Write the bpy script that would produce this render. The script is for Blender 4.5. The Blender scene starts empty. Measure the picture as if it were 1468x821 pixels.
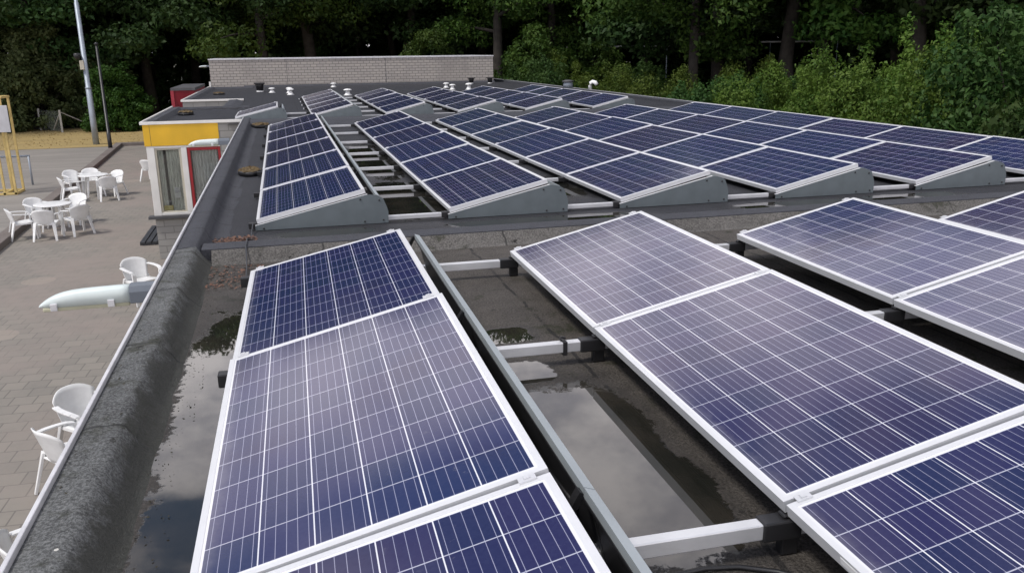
import bpy, bmesh, math, random
import numpy as np
from mathutils import Matrix, Vector

R = math.radians
SC = bpy.context.scene
COL = SC.collection
random.seed(7)

# ------------------------------------------------------------------ camera
PITCH, ROLL, YAW, FPX = 0.271969, -0.012155, 0.258157, 1212.137
EYE = 1.5186
cam_d = bpy.data.cameras.new("camera")
cam = bpy.data.objects.new("camera", cam_d)
COL.objects.link(cam)
cy, sy, cp, sp = math.cos(YAW), math.sin(YAW), math.cos(PITCH), math.sin(PITCH)
fw = Vector((sy * cp, cy * cp, -sp))
rt0 = Vector((cy, -sy, 0))
up0 = rt0.cross(fw)
c_, s_ = math.cos(ROLL), math.sin(ROLL)
rt = c_ * rt0 + s_ * up0
up = -s_ * rt0 + c_ * up0
m = Matrix.Identity(4)
for i in range(3):
    m[i][0], m[i][1], m[i][2] = rt[i], up[i], -fw[i]
m[2][3] = EYE
cam.matrix_world = m
cam_d.sensor_width = 36.0
cam_d.lens = FPX / 1468 * 36
cam_d.clip_start = 0.05
cam_d.clip_end = 3000
SC.camera = cam

# ------------------------------------------------------------------ view
SC.view_settings.view_transform = 'Standard'
SC.view_settings.look = 'None'
SC.view_settings.gamma = 1
SC.view_settings.use_curve_mapping = False
SC.view_settings.exposure = 0.5
SC.cycles.max_bounces = 6
SC.cycles.transparent_max_bounces = 12
SC.cycles.caustics_reflective = False
SC.cycles.caustics_refractive = False

# ------------------------------------------------------------------ world + sun
SUN_EL, SUN_AZ = R(58), R(-112)        # azimuth measured from +Y towards +X
world = bpy.data.worlds.new("World")
SC.world = world
world.use_nodes = True
wt = world.node_tree
wt.nodes.clear()


def N(t, kind, **kw):
    n = t.nodes.new(kind)
    ins = kw.pop('ins', {})
    for k, v in kw.items():
        setattr(n, k, v)
    for k, v in ins.items():
        if hasattr(v, 'is_output'):
            t.links.new(v, n.inputs[k])
        else:
            n.inputs[k].default_value = v
    return n


def math_n(t, op, a, b=None, c=None, clamp=False):
    n = t.nodes.new('ShaderNodeMath')
    n.operation = op
    n.use_clamp = clamp
    for i, v in enumerate((a, b, c)):
        if v is None:
            continue
        if hasattr(v, 'is_output'):
            t.links.new(v, n.inputs[i])
        else:
            n.inputs[i].default_value = v
    return n.outputs[0]


def mixc(t, fac, a, b, blend='MIX'):
    n = t.nodes.new('ShaderNodeMix')
    n.data_type = 'RGBA'
    n.blend_type = blend
    n.clamp_factor = True
    for i, v in ((0, fac), (6, a), (7, b)):
        if hasattr(v, 'is_output'):
            t.links.new(v, n.inputs[i])
        elif i == 0:
            n.inputs[0].default_value = v
        else:
            n.inputs[i].default_value = tuple(v) + (1,) if len(v) == 3 else v
    return n.outputs[2]


def ramp(t, v, a, b, interp='SMOOTHSTEP'):
    n = t.nodes.new('ShaderNodeMapRange')
    n.interpolation_type = interp
    t.links.new(v, n.inputs[0])
    n.inputs[1].default_value = a
    n.inputs[2].default_value = b
    return n.outputs[0]


sky = N(wt, 'ShaderNodeTexSky', sky_type='NISHITA', sun_disc=False, sun_elevation=SUN_EL, sun_rotation=SUN_AZ,
        altitude=20, air_density=1.0, dust_density=1.5, ozone_density=1.0)
bg_sky = N(wt, 'ShaderNodeBackground', ins={'Color': sky.outputs[0], 'Strength': 0.09})
wtc = N(wt, 'ShaderNodeTexCoord')
wsep = N(wt, 'ShaderNodeSeparateXYZ', ins={0: wtc.outputs['Generated']})
wz = math_n(wt, 'MAXIMUM', wsep.outputs[2], 0.0)
wden = math_n(wt, 'ADD', wz, 0.22)
wu = math_n(wt, 'DIVIDE', wsep.outputs[0], wden)
wv = math_n(wt, 'DIVIDE', wsep.outputs[1], wden)
wco = N(wt, 'ShaderNodeCombineXYZ', ins={0: wu, 1: wv, 2: 0.3})
wn = N(wt, 'ShaderNodeTexNoise', ins={'Vector': wco.outputs[0], 'Scale': 2.3, 'Detail': 9.0, 'Roughness': 0.56, 'Distortion': 0.35})
wn2 = N(wt, 'ShaderNodeTexNoise', ins={'Vector': wco.outputs[0], 'Scale': 5.0, 'Detail': 6.0, 'Roughness': 0.6})
# more cloud low down (the bank above the trees), broken blue gaps higher
bank = ramp(wt, math_n(wt, 'MULTIPLY_ADD', wsep.outputs[0], -0.22, wz), 0.515, 0.455)
cover = math_n(wt, 'ADD', math_n(wt, 'MULTIPLY_ADD', bank, 0.40, -0.06), wn.outputs[0])
cmask = ramp(wt, cover, 0.46, 0.58)
cbr = ramp(wt, wn2.outputs[0], 0.34, 0.66)
ccol = mixc(wt, cbr, (0.50, 0.49, 0.55), (1.0, 0.945, 0.95))
cstr = math_n(wt, 'ADD', math_n(wt, 'MULTIPLY', bank, 0.48), 0.95)
bg_cl = N(wt, 'ShaderNodeBackground', ins={'Color': ccol, 'Strength': cstr})
wmix = N(wt, 'ShaderNodeMixShader', ins={0: cmask, 1: bg_sky.outputs[0], 2: bg_cl.outputs[0]})
wout = N(wt, 'ShaderNodeOutputWorld', ins={0: wmix.outputs[0]})

sun_d = bpy.data.lights.new("sun", 'SUN')
sun_d.energy = 1.9
sun_d.angle = R(11)
sun_d.color = (1.0, 0.96, 0.9)
sun = bpy.data.objects.new("sun", sun_d)
COL.objects.link(sun)
sdir = Vector((math.sin(SUN_AZ) * math.cos(SUN_EL), math.cos(SUN_AZ) * math.cos(SUN_EL), math.sin(SUN_EL)))
sun.rotation_euler = sdir.to_track_quat('Z', 'Y').to_euler()
sun.location = sdir * 60

GZ = -3.0     # ground level; the flat roof deck is z = 0

# ------------------------------------------------------------------ material helpers
MATS = {}


def new_mat(name):
    mt = bpy.data.materials.new(name)
    mt.use_nodes = True
    t = mt.node_tree
    b = t.nodes['Principled BSDF']
    MATS[name] = mt
    return mt, t, b


def setb(t, b, **kw):
    for k, v in kw.items():
        if hasattr(v, 'is_output'):
            t.links.new(v, b.inputs[k])
        else:
            if k == 'Base Color' and len(v) == 3:
                v = tuple(v) + (1,)
            b.inputs[k].default_value = v


def pos(t):
    return N(t, 'ShaderNodeTexCoord').outputs['Object']


def noise(t, vec, scale, detail=4.0, rough=0.55, dist=0.0):
    return N(t, 'ShaderNodeTexNoise', ins={'Vector': vec, 'Scale': scale, 'Detail': detail, 'Roughness': rough, 'Distortion': dist}).outputs[0]


def bump(t, b, h, strength=0.3, dist=0.01):
    n = N(t, 'ShaderNodeBump', ins={'Strength': strength, 'Distance': dist, 'Height': h})
    t.links.new(n.outputs[0], b.inputs['Normal'])


def simple(name, col, rough=0.5, metal=0.0, var=0.12, scale=6.0, bmp=0.0):
    mt, t, b = new_mat(name)
    p = pos(t)
    n = noise(t, p, scale, 5.0)
    d = tuple(c * (1 - var) for c in col)
    u = tuple(min(1, c * (1 + var)) for c in col)
    setb(t, b, **{'Base Color': mixc(t, ramp(t, n, 0.3, 0.7), d, u), 'Roughness': rough, 'Metallic': metal})
    if bmp:
        bump(t, b, noise(t, p, scale * 8), bmp, 0.005)
    return mt


simple('white_plastic', (0.78, 0.785, 0.78), 0.38, var=0.09, scale=3.5)
simple('frame_alu', (0.68, 0.69, 0.71), 0.38, 0.25, var=0.03)
simple('rail_alu', (0.70, 0.71, 0.73), 0.36, 0.45, var=0.06)
simple('plate_grey', (0.150, 0.178, 0.192), 0.42, 0.3, var=0.09, scale=5)
simple('deflector_grey', (0.40, 0.445, 0.47), 0.42, 0.2, var=0.05, scale=3.0)
simple('black_plastic', (0.018, 0.018, 0.020), 0.42, var=0.2)
simple('dark_metal', (0.05, 0.053, 0.06), 0.5, 0.2, var=0.15)
simple('trim_alu', (0.62, 0.62, 0.64), 0.42, 0.2, var=0.10, scale=9.0)
simple('white_paint', (0.72, 0.71, 0.68), 0.45, var=0.05, scale=3.0)
simple('yellow_paint', (0.70, 0.415, 0.020), 0.45, var=0.09, scale=1.5)
simple('yellow_steel', (0.58, 0.44, 0.17), 0.55, var=0.12, scale=5.0)
simple('red_paint', (0.30, 0.014, 0.020), 0.4, var=0.10, scale=2.0)
simple('container_red', (0.30, 0.020, 0.035), 0.5, var=0.12, scale=2.0)
simple('pole_galv', (0.31, 0.35, 0.40), 0.5, 0.4, var=0.12, scale=2.0)
simple('sill_slate', (0.07, 0.07, 0.075), 0.6, var=0.15)
simple('paper', (0.78, 0.78, 0.78), 0.7, var=0.03)
simple('lum_lens', (0.50, 0.49, 0.36), 0.25, var=0.08)
simple('lum_body', (0.62, 0.69, 0.68), 0.35, var=0.05)
simple('lum_grey', (0.14, 0.16, 0.19), 0.45, var=0.08)
simple('curtain', (0.74, 0.75, 0.70), 0.85, var=0.12, scale=4.0)
simple('curtain_white', (0.68, 0.68, 0.67), 0.85, var=0.12, scale=4.0)
simple('interior', (0.09, 0.09, 0.085), 0.9, var=0.2)
simple('concrete_post', (0.33, 0.32, 0.30), 0.8, var=0.15, scale=4.0)
simple('ink', (0.30, 0.30, 0.36), 0.7, var=0.05)
simple('board_white', (0.50, 0.50, 0.52), 0.5, var=0.08, scale=2.0)
simple('bark', (0.034, 0.029, 0.024), 0.9, var=0.35, scale=3.0, bmp=0.6)
simple('beige_box', (0.50, 0.47, 0.38), 0.6, var=0.06)
simple('cushion_yellow', (0.62, 0.52, 0.15), 0.8, var=0.08)

# --- roofing felt (granulated) in two moods
def felt(name, dark, light, moss=0.0, seams=None, wet=None, patchy=0.5, drop=0.0, algae_shade=False):
    mt, t, b = new_mat(name)
    p = pos(t)
    gran = noise(t, p, 85.0, 3.0, 0.85)
    mid = noise(t, p, 9.0, 6.0, 0.65)
    big = noise(t, p, 1.3, 4.0, 0.6)
    gran = ramp(t, gran, 0.40, 0.62, 'LINEAR')
    f = math_n(t, 'ADD', math_n(t, 'MULTIPLY', gran, 0.62), math_n(t, 'MULTIPLY', mid, patchy))
    f = math_n(t, 'ADD', f, math_n(t, 'MULTIPLY', big, 0.5))
    f = ramp(t, f, 0.42, 1.22, 'LINEAR')
    col = mixc(t, f, dark, light)
    if moss > 0:
        mn = noise(t, p, 3.4, 8.0, 0.72, 0.6)
        mk = ramp(t, mn, 0.56 - 0.05 * moss, 0.66)
        col = mixc(t, math_n(t, 'MULTIPLY', mk, 0.85), col, (0.020, 0.022, 0.010))
        mn2 = noise(t, p, 11.0, 6.0, 0.7)
        col = mixc(t, ramp(t, mn2, 0.62, 0.67), col, (0.012, 0.011, 0.010))
    if algae_shade:
        # moss and algae from the wet gutter, plus painted shade on the inner slope; ragged edge
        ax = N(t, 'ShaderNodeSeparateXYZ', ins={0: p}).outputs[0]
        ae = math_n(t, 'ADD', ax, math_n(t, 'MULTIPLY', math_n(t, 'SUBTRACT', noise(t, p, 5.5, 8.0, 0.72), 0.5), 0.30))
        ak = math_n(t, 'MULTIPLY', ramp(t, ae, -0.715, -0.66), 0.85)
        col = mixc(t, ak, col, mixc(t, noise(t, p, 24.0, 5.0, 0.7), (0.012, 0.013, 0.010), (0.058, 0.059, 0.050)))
    if drop > 0:
        vo = N(t, 'ShaderNodeTexVoronoi', ins={'Vector': p, 'Scale': 4.2, 'Randomness': 1.0})
        vn = math_n(t, 'ADD', vo.outputs['Distance'], math_n(t, 'MULTIPLY', noise(t, p, 40.0, 2.0), 0.05))
        sel = math_n(t, 'GREATER_THAN', N(t, 'ShaderNodeSeparateColor', ins={0: vo.outputs['Color']}).outputs[0], 1 - drop)
        col = mixc(t, math_n(t, 'MULTIPLY', math_n(t, 'LESS_THAN', vn, 0.055), sel), col, (0.55, 0.54, 0.50))
    h = math_n(t, 'ADD', math_n(t, 'MULTIPLY', gran, 1.0), math_n(t, 'MULTIPLY', mid, 0.8))
    if seams:
        # lap lines of the felt sheets: period along an axis plus a wobble
        sp = N(t, 'ShaderNodeSeparateXYZ', ins={0: p})
        for ax, per, off, wid in seams:
            w = math_n(t, 'ADD', sp.outputs[ax], math_n(t, 'MULTIPLY', math_n(t, 'SUBTRACT', noise(t, p, 5.0, 3.0), 0.5), 0.07))
            w = math_n(t, 'ABSOLUTE', math_n(t, 'SUBTRACT', math_n(t, 'FRACT', math_n(t, 'DIVIDE', math_n(t, 'ADD', w, off), per)), 0.5))
            ln = math_n(t, 'LESS_THAN', w, wid / per)
            ln = math_n(t, 'MULTIPLY', ln, ramp(t, noise(t, p, 7.0, 3.0), 0.30, 0.52))
            col = mixc(t, math_n(t, 'MULTIPLY', ln, 0.75), col, (0.008, 0.008, 0.009))
            h = math_n(t, 'SUBTRACT', h, math_n(t, 'MULTIPLY', ln, 2.0))
    rough = 0.85
    bs = 0.55
    if wet:
        sp = N(t, 'ShaderNodeSeparateXYZ', ins={0: p})
        acc = None
        for cx, cyy, rx, ry in wet:
            dx = math_n(t, 'POWER', math_n(t, 'DIVIDE', math_n(t, 'ABSOLUTE', math_n(t, 'SUBTRACT', sp.outputs[0], cx)), rx), 4.0)
            dy = math_n(t, 'POWER', math_n(t, 'DIVIDE', math_n(t, 'ABSOLUTE', math_n(t, 'SUBTRACT', sp.outputs[1], cyy)), ry), 4.0)
            e = math_n(t, 'SUBTRACT', 1.0, math_n(t, 'POWER', math_n(t, 'ADD', dx, dy), 0.25))
            acc = e if acc is None else math_n(t, 'MAXIMUM', acc, e)
        acc = math_n(t, 'MAXIMUM', acc, -1.0)
        fine = math_n(t, 'SUBTRACT', noise(t, p, 16.0, 8.0, 0.75, 0.3), 0.5)
        coarse = math_n(t, 'SUBTRACT', noise(t, p, 3.0, 5.0, 0.6), 0.5)
        k = math_n(t, 'ADD', acc, math_n(t, 'ADD', math_n(t, 'MULTIPLY', fine, 0.55), math_n(t, 'MULTIPLY', coarse, 0.7)))
        wm = ramp(t, k, 0.02, 0.08)
        damp = ramp(t, k, -0.45, 0.05)
        col = mixc(t, math_n(t, 'MULTIPLY', damp, 0.45), col, (0.018, 0.017, 0.016))
        silt = ramp(t, noise(t, p, 2.1, 5.0), 0.35, 0.75)
        col = mixc(t, math_n(t, 'MULTIPLY', wm, 0.9), col, mixc(t, silt, (0.010, 0.011, 0.009), (0.032, 0.028, 0.022)))
        rough = math_n(t, 'SUBTRACT', math_n(t, 'SUBTRACT', 0.70, math_n(t, 'MULTIPLY', damp, 0.28)), math_n(t, 'MULTIPLY', wm, 0.55), clamp=True)
        rough = math_n(t, 'MAXIMUM', math_n(t, 'MULTIPLY', math_n(t, 'SUBTRACT', 1.0, wm), rough), 0.015)
        bs = math_n(t, 'MULTIPLY', math_n(t, 'SUBTRACT', 1.0, wm), 0.55)
        setb(t, b, **{'IOR': math_n(t, 'ADD', 1.40, math_n(t, 'MULTIPLY', wm, 0.25))})
    setb(t, b, **{'Base Color': col, 'Roughness': rough})
    n = N(t, 'ShaderNodeBump', ins={'Strength': bs, 'Distance': 0.004, 'Height': h})
    t.links.new(n.outputs[0], b.inputs['Normal'])
    return mt


WET = [(-0.20, 3.25, 0.39, 2.15), (1.12, 2.78, 0.29, 0.76), (1.02, 3.74, 0.17, 0.16), (1.08, 4.30, 0.16, 0.13),
       (0.35, 1.5, 0.5, 0.6), (1.25, 9.0, 0.42, 1.25), (1.22, 12.6, 0.28, 2.2), (2.3, 7.42, 0.9, 0.14), (4.9, 7.42, 0.7, 0.14),
       (0.3, 7.45, 0.45, 0.14), (2.95, 9.3, 0.25, 0.8), (6.3, 7.43, 0.6, 0.14)]
felt('felt_front', (0.021, 0.0185, 0.016), (0.128, 0.114, 0.102), moss=0.35, seams=[(0, 1.02, 0.17, 0.010)], wet=WET)
felt('felt_parapet', (0.014, 0.015, 0.0155), (0.168, 0.174, 0.175), moss=0.8, patchy=0.65, algae_shade=True, seams=[(1, 1.03, 0.28, 0.010)], drop=0.30)
felt('felt_slate', (0.024, 0.0255, 0.031), (0.066, 0.069, 0.083), seams=[(1, 0.78, 0.1, 0.013)], patchy=0.6)
felt('felt_deck', (0.019, 0.020, 0.024), (0.052, 0.053, 0.062), seams=[(0, 1.03, 0.1, 0.007)], wet=WET, patchy=0.35)
felt('felt_ridge', (0.045, 0.043, 0.040), (0.180, 0.170, 0.160), moss=0.1, seams=[(0, 1.45, 0.5, 0.008)])


# --- photovoltaic glass: local x across the tilt (6 columns), local y along the row (10 cells)
def pv_mat(W, Lp):
    mt, t, b = new_mat('pv_glass')
    p = pos(t)
    sp = N(t, 'ShaderNodeSeparateXYZ', ins={0: p})
    oi = N(t, 'ShaderNodeObjectInfo')
    mu, mv = 0.022 + 0.007, 0.022 + 0.010
    cu, cv = (W - 2 * mu) / 6, (Lp - 2 * mv) / 10
    u = math_n(t, 'DIVIDE', math_n(t, 'SUBTRACT', sp.outputs[0], mu), cu)
    v = math_n(t, 'DIVIDE', math_n(t, 'SUBTRACT', sp.outputs[1], mv), cv)
    fu, fv = math_n(t, 'FRACT', u), math_n(t, 'FRACT', v)

    def line(f, half):
        return math_n(t, 'GREATER_THAN', math_n(t, 'ABSOLUTE', math_n(t, 'SUBTRACT', f, 0.5)), 0.5 - half)
    gu = line(fu, 0.0019 / cu)
    gv = line(fv, 0.0021 / cv)
    bf = math_n(t, 'FRACT', math_n(t, 'ADD', math_n(t, 'MULTIPLY', fu, 5.0), 0.0))
    bb = math_n(t, 'LESS_THAN', math_n(t, 'ABSOLUTE', math_n(t, 'SUBTRACT', bf, 0.5)), 0.0008 / (cu / 5))
    ou = math_n(t, 'MAXIMUM', math_n(t, 'LESS_THAN', u, 0.0), math_n(t, 'GREATER_THAN', u, 6.0))
    ov = math_n(t, 'MAXIMUM', math_n(t, 'LESS_THAN', v, 0.0), math_n(t, 'GREATER_THAN', v, 10.0))
    edge = math_n(t, 'MAXIMUM', ou, ov)
    cell = N(t, 'ShaderNodeCombineXYZ', ins={0: math_n(t, 'FLOOR', u), 1: math_n(t, 'FLOOR', v), 2: math_n(t, 'MULTIPLY', oi.outputs['Random'], 91.0)})
    wn_ = N(t, 'ShaderNodeTexWhiteNoise', noise_dimensions='3D', ins={'Vector': cell.outputs[0]})
    shift = N(t, 'ShaderNodeVectorMath', operation='ADD', ins={0: p, 1: N(t, 'ShaderNodeCombineXYZ', ins={0: math_n(t, 'MULTIPLY', oi.outputs['Random'], 40.0)}).outputs[0]}).outputs[0]
    cry = N(t, 'ShaderNodeTexVoronoi', ins={'Vector': shift, 'Scale': 95.0}).outputs['Color']
    crs = N(t, 'ShaderNodeSeparateColor', ins={0: cry}).outputs[0]
    base = mixc(t, wn_.outputs['Value'], (0.0035, 0.017, 0.072), (0.011, 0.018, 0.088))
    base = mixc(t, ramp(t, oi.outputs['Random'], 0.2, 0.9), base, mixc(t, wn_.outputs['Value'], (0.006, 0.0125, 0.058), (0.0170, 0.0145, 0.068)))
    tint = ramp(t, noise(t, shift, 1.6, 2.0), 0.5, 0.72)
    base = mixc(t, math_n(t, 'MULTIPLY', tint, 0.45), base, (0.022, 0.013, 0.042))
    base = mixc(t, math_n(t, 'MULTIPLY', crs, 0.11), base, (0.05, 0.06, 0.13))
    col = mixc(t, bb, base, (0.30, 0.31, 0.42))
    col = mixc(t, gv, col, (0.40, 0.41, 0.50))
    col = mixc(t, gu, col, (0.66, 0.67, 0.72))
    col = mixc(t, edge, col, (0.74, 0.75, 0.76))
    dirt = ramp(t, noise(t, shift, 26.0, 6.0, 0.75, 0.5), 0.60, 0.78)
    dz = ramp(t, noise(t, shift, 1.9, 3.0), 0.47, 0.68)
    dirt = math_n(t, 'MULTIPLY', math_n(t, 'MULTIPLY', dirt, dz), 0.30)
    lowe = math_n(t, 'MULTIPLY', ramp(t, math_n(t, 'ADD', sp.outputs[0], math_n(t, 'MULTIPLY', noise(t, shift, 9.0, 5.0, 0.7), 0.10)), 0.135, 0.06), 0.16)
    film = math_n(t, 'ADD', math_n(t, 'ADD', dirt, lowe), 0.010)
    col = mixc(t, film, col, (0.45, 0.44, 0.46))
    setb(t, b, **{'Base Color': col, 'Roughness': math_n(t, 'ADD', 0.115, math_n(t, 'MULTIPLY', dirt, 0.5)), 'IOR': 1.52, 'Specular Tint': (0.96, 0.82, 0.98, 1)})
    return mt


# --- masonry
def brick(name, c1, c2, mortar, w, h, ms=0.012, axis='x'):
    mt, t, b = new_mat(name)
    p = pos(t)
    sp = N(t, 'ShaderNodeSeparateXYZ', ins={0: p})
    co = N(t, 'ShaderNodeCombineXYZ', ins={0: sp.outputs[0 if axis == 'x' else 1], 1: sp.outputs[2]})
    br = N(t, 'ShaderNodeTexBrick', offset=0.5, ins={'Vector': co.outputs[0], 'Color1': c1 + (1,), 'Color2': c2 + (1,), 'Mortar': mortar + (1,),
                                                     'Scale': 1.0, 'Mortar Size': ms, 'Mortar Smooth': 0.2, 'Bias': 0.0, 'Brick Width': w, 'Row Height': h})
    n = noise(t, p, 5.0, 6.0, 0.6)
    n2 = noise(t, p, 0.7, 4.0)
    col = mixc(t, math_n(t, 'MULTIPLY', n, 0.35), br.outputs[0], tuple(c * 0.7 for c in c1))
    col = mixc(t, math_n(t, 'MULTIPLY', ramp(t, n2, 0.45, 0.75), 0.6), col, tuple(c * 0.62 for c in c2))
    setb(t, b, **{'Base Color': col, 'Roughness': 0.9})
    bump(t, b, math_n(t, 'SUBTRACT', math_n(t, 'MULTIPLY', n, 0.3), br.outputs['Fac']), 0.5, 0.01)
    return mt


brick('block_brick', (0.47, 0.43, 0.39), (0.40, 0.37, 0.345), (0.13, 0.125, 0.12), 0.29, 0.125)
brick('wall_brick', (0.36, 0.35, 0.33), (0.30, 0.295, 0.28), (0.20, 0.195, 0.185), 0.40, 0.15, 0.010)
brick('wall_brick_side', (0.36, 0.35, 0.33), (0.30, 0.295, 0.28), (0.20, 0.195, 0.185), 0.40, 0.15, 0.010, 'y')


# --- paving
def paving():
    mt, t, b = new_mat('paving_slabs')
    p = pos(t)
    rot = N(t, 'ShaderNodeMapping', ins={'Vector': p, 'Rotation': (0, 0, R(3))}).outputs[0]
    br = N(t, 'ShaderNodeTexBrick', offset=0.5, ins={'Vector': rot, 'Color1': (0.242, 0.220, 0.190, 1), 'Color2': (0.205, 0.188, 0.165, 1), 'Mortar': (0.135, 0.124, 0.110, 1),
                                                     'Scale': 1.0, 'Mortar Size': 0.010, 'Mortar Smooth': 0.4, 'Bias': 0.0, 'Brick Width': 0.30, 'Row Height': 0.30})
    big = noise(t, p, 0.35, 5.0, 0.6)
    mid = noise(t, p, 2.2, 6.0, 0.65)
    col = mixc(t, ramp(t, big, 0.42, 0.68), br.outputs[0], (0.245, 0.210, 0.185))
    col = mixc(t, math_n(t, 'MULTIPLY', ramp(t, mid, 0.45, 0.8), 0.50), col, (0.165, 0.157, 0.140))
    wn_ = N(t, 'ShaderNodeTexVoronoi', ins={'Vector': rot, 'Scale': 0.8})
    sel = math_n(t, 'GREATER_THAN', N(t, 'ShaderNodeSeparateColor', ins={0: wn_.outputs['Color']}).outputs[1], 0.90)
    pale = math_n(t, 'MULTIPLY', math_n(t, 'LESS_THAN', wn_.outputs['Distance'], 0.28), sel)
    col = mixc(t, math_n(t, 'MULTIPLY', pale, 0.35), col, (0.36, 0.30, 0.25))
    leaf = ramp(t, noise(t, p, 14.0, 3.0, 0.6), 0.76, 0.80)
    col = mixc(t, math_n(t, 'MULTIPLY', leaf, 0.6), col, (0.22, 0.17, 0.08))
    setb(t, b, **{'Base Color': col, 'Roughness': math_n(t, 'ADD', 0.62, math_n(t, 'MULTIPLY', mid, 0.25))})
    bump(t, b, math_n(t, 'SUBTRACT', math_n(t, 'MULTIPLY', mid, 0.4), br.outputs['Fac']), 0.35, 0.01)


paving()


def streaky(name, c1, c2, c3, sx, sy, rough=0.85):
    mt, t, b = new_mat(name)
    p = pos(t)
    mp = N(t, 'ShaderNodeMapping', ins={'Vector': p, 'Scale': (sx, sy, 1)}).outputs[0]
    n = noise(t, mp, 1.0, 7.0, 0.65)
    n2 = noise(t, p, 7.0, 6.0, 0.7)
    col = mixc(t, ramp(t, n, 0.35, 0.68), c1, c2)
    col = mixc(t, math_n(t, 'MULTIPLY', ramp(t, n2, 0.45, 0.8), 0.38), col, c3)
    setb(t, b, **{'Base Color': col, 'Roughness': rough})
    bump(t, b, n2, 0.2, 0.02)


streaky('court_paving', (0.205, 0.190, 0.172), (0.265, 0.245, 0.220), (0.140, 0.132, 0.118), 0.25, 1.2)
streaky('dry_grass', (0.36, 0.265, 0.110), (0.29, 0.215, 0.090), (0.17, 0.145, 0.065), 0.3, 0.9)
streaky('earth', (0.045, 0.048, 0.024), (0.070, 0.062, 0.036), (0.03, 0.03, 0.016), 0.2, 0.2)
streaky('kerb_concrete', (0.135, 0.115, 0.105), (0.18, 0.155, 0.14), (0.08, 0.072, 0.066), 0.8, 0.8)
streaky('moss_litter', (0.075, 0.050, 0.020), (0.14, 0.095, 0.040), (0.022, 0.020, 0.010), 14, 14)
streaky('crumb_dark', (0.020, 0.018, 0.012), (0.045, 0.04, 0.024), (0.012, 0.011, 0.008), 30, 30)
streaky('litter_brown', (0.10, 0.045, 0.030), (0.17, 0.10, 0.07), (0.035, 0.022, 0.016), 30, 30)


# --- foliage
def leafmat(name, c1, c2, c3, trans=0.30):
    mt, t, b = new_mat(name)
    t.nodes.remove(b)
    out = t.nodes['Material Output']
    p = pos(t)
    g = N(t, 'ShaderNodeNewGeometry')
    oi = N(t, 'ShaderNodeObjectInfo')
    n = noise(t, p, 0.95, 4.0)
    col = mixc(t, ramp(t, n, 0.42, 0.60), c1, c2)
    col = mixc(t, math_n(t, 'MULTIPLY', math_n(t, 'POWER', g.outputs['Random Per Island'], 1.6), 0.75), col, c3)
    hv = N(t, 'ShaderNodeHueSaturation', ins={'Hue': math_n(t, 'ADD', 0.485, math_n(t, 'MULTIPLY', oi.outputs['Random'], 0.03)),
                                             'Value': math_n(t, 'ADD', 0.75, math_n(t, 'MULTIPLY', oi.outputs['Random'], 0.5)), 'Color': col})
    pb = N(t, 'ShaderNodeBsdfPrincipled', ins={'Base Color': hv.outputs[0], 'Roughness': 0.6, 'IOR': 1.3})
    tb = N(t, 'ShaderNodeBsdfTranslucent', ins={'Color': hv.outputs[0]})
    mx = N(t, 'ShaderNodeMixShader', ins={0: trans, 1: pb.outputs[0], 2: tb.outputs[0]})
    t.links.new(mx.outputs[0], out.inputs[0])


leafmat('leaf_oak', (0.026, 0.066, 0.012), (0.052, 0.104, 0.017), (0.082, 0.134, 0.025))
leafmat('leaf_dark', (0.017, 0.040, 0.011), (0.027, 0.056, 0.014), (0.042, 0.074, 0.019), 0.2)
leafmat('leaf_olive', (0.056, 0.086, 0.030), (0.084, 0.118, 0.042), (0.120, 0.150, 0.066))
leafmat('leaf_laurel', (0.022, 0.074, 0.010), (0.036, 0.105, 0.014), (0.052, 0.130, 0.022), 0.2)
leafmat('leaf_shrub', (0.038, 0.084, 0.010), (0.080, 0.135, 0.016), (0.125, 0.180, 0.036))
leafmat('leaf_shrub_dark', (0.020, 0.054, 0.011), (0.038, 0.080, 0.016), (0.068, 0.115, 0.030))


# --- glass and chain link
def glass_mat():
    mt, t, b = new_mat('window_glass')
    t.nodes.remove(b)
    out = t.nodes['Material Output']
    fr = N(t, 'ShaderNodeFresnel', ins={'IOR': 1.5})
    tr = N(t, 'ShaderNodeBsdfTransparent', ins={'Color': (0.93, 0.95, 0.94, 1)})
    gl = N(t, 'ShaderNodeBsdfGlossy', ins={'Color': (1, 1, 1, 1), 'Roughness': 0.02})
    mx = N(t, 'ShaderNodeMixShader', ins={0: math_n(t, 'ADD', fr.outputs[0], 0.03), 1: tr.outputs[0], 2: gl.outputs[0]})
    t.links.new(mx.outputs[0], out.inputs[0])


glass_mat()


def chainlink():
    mt, t, b = new_mat('chain_link_wire')
    out = t.nodes['Material Output']
    p = pos(t)
    sp = N(t, 'ShaderNodeSeparateXYZ', ins={0: p})
    a = math_n(t, 'FRACT', math_n(t, 'DIVIDE', math_n(t, 'ADD', sp.outputs[0], sp.outputs[2]), 0.07))
    c = math_n(t, 'FRACT', math_n(t, 'DIVIDE', math_n(t, 'SUBTRACT', sp.outputs[0], sp.outputs[2]), 0.07))
    w = math_n(t, 'MAXIMUM', math_n(t, 'LESS_THAN', a, 0.10), math_n(t, 'LESS_THAN', c, 0.10))
    setb(t, b, **{'Base Color': (0.22, 0.24, 0.23), 'Roughness': 0.6})
    tr = N(t, 'ShaderNodeBsdfTransparent')
    mx = N(t, 'ShaderNodeMixShader', ins={0: w, 1: tr.outputs[0], 2: b.outputs[0]})
    t.links.new(mx.outputs[0], out.inputs[0])


chainlink()


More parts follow.
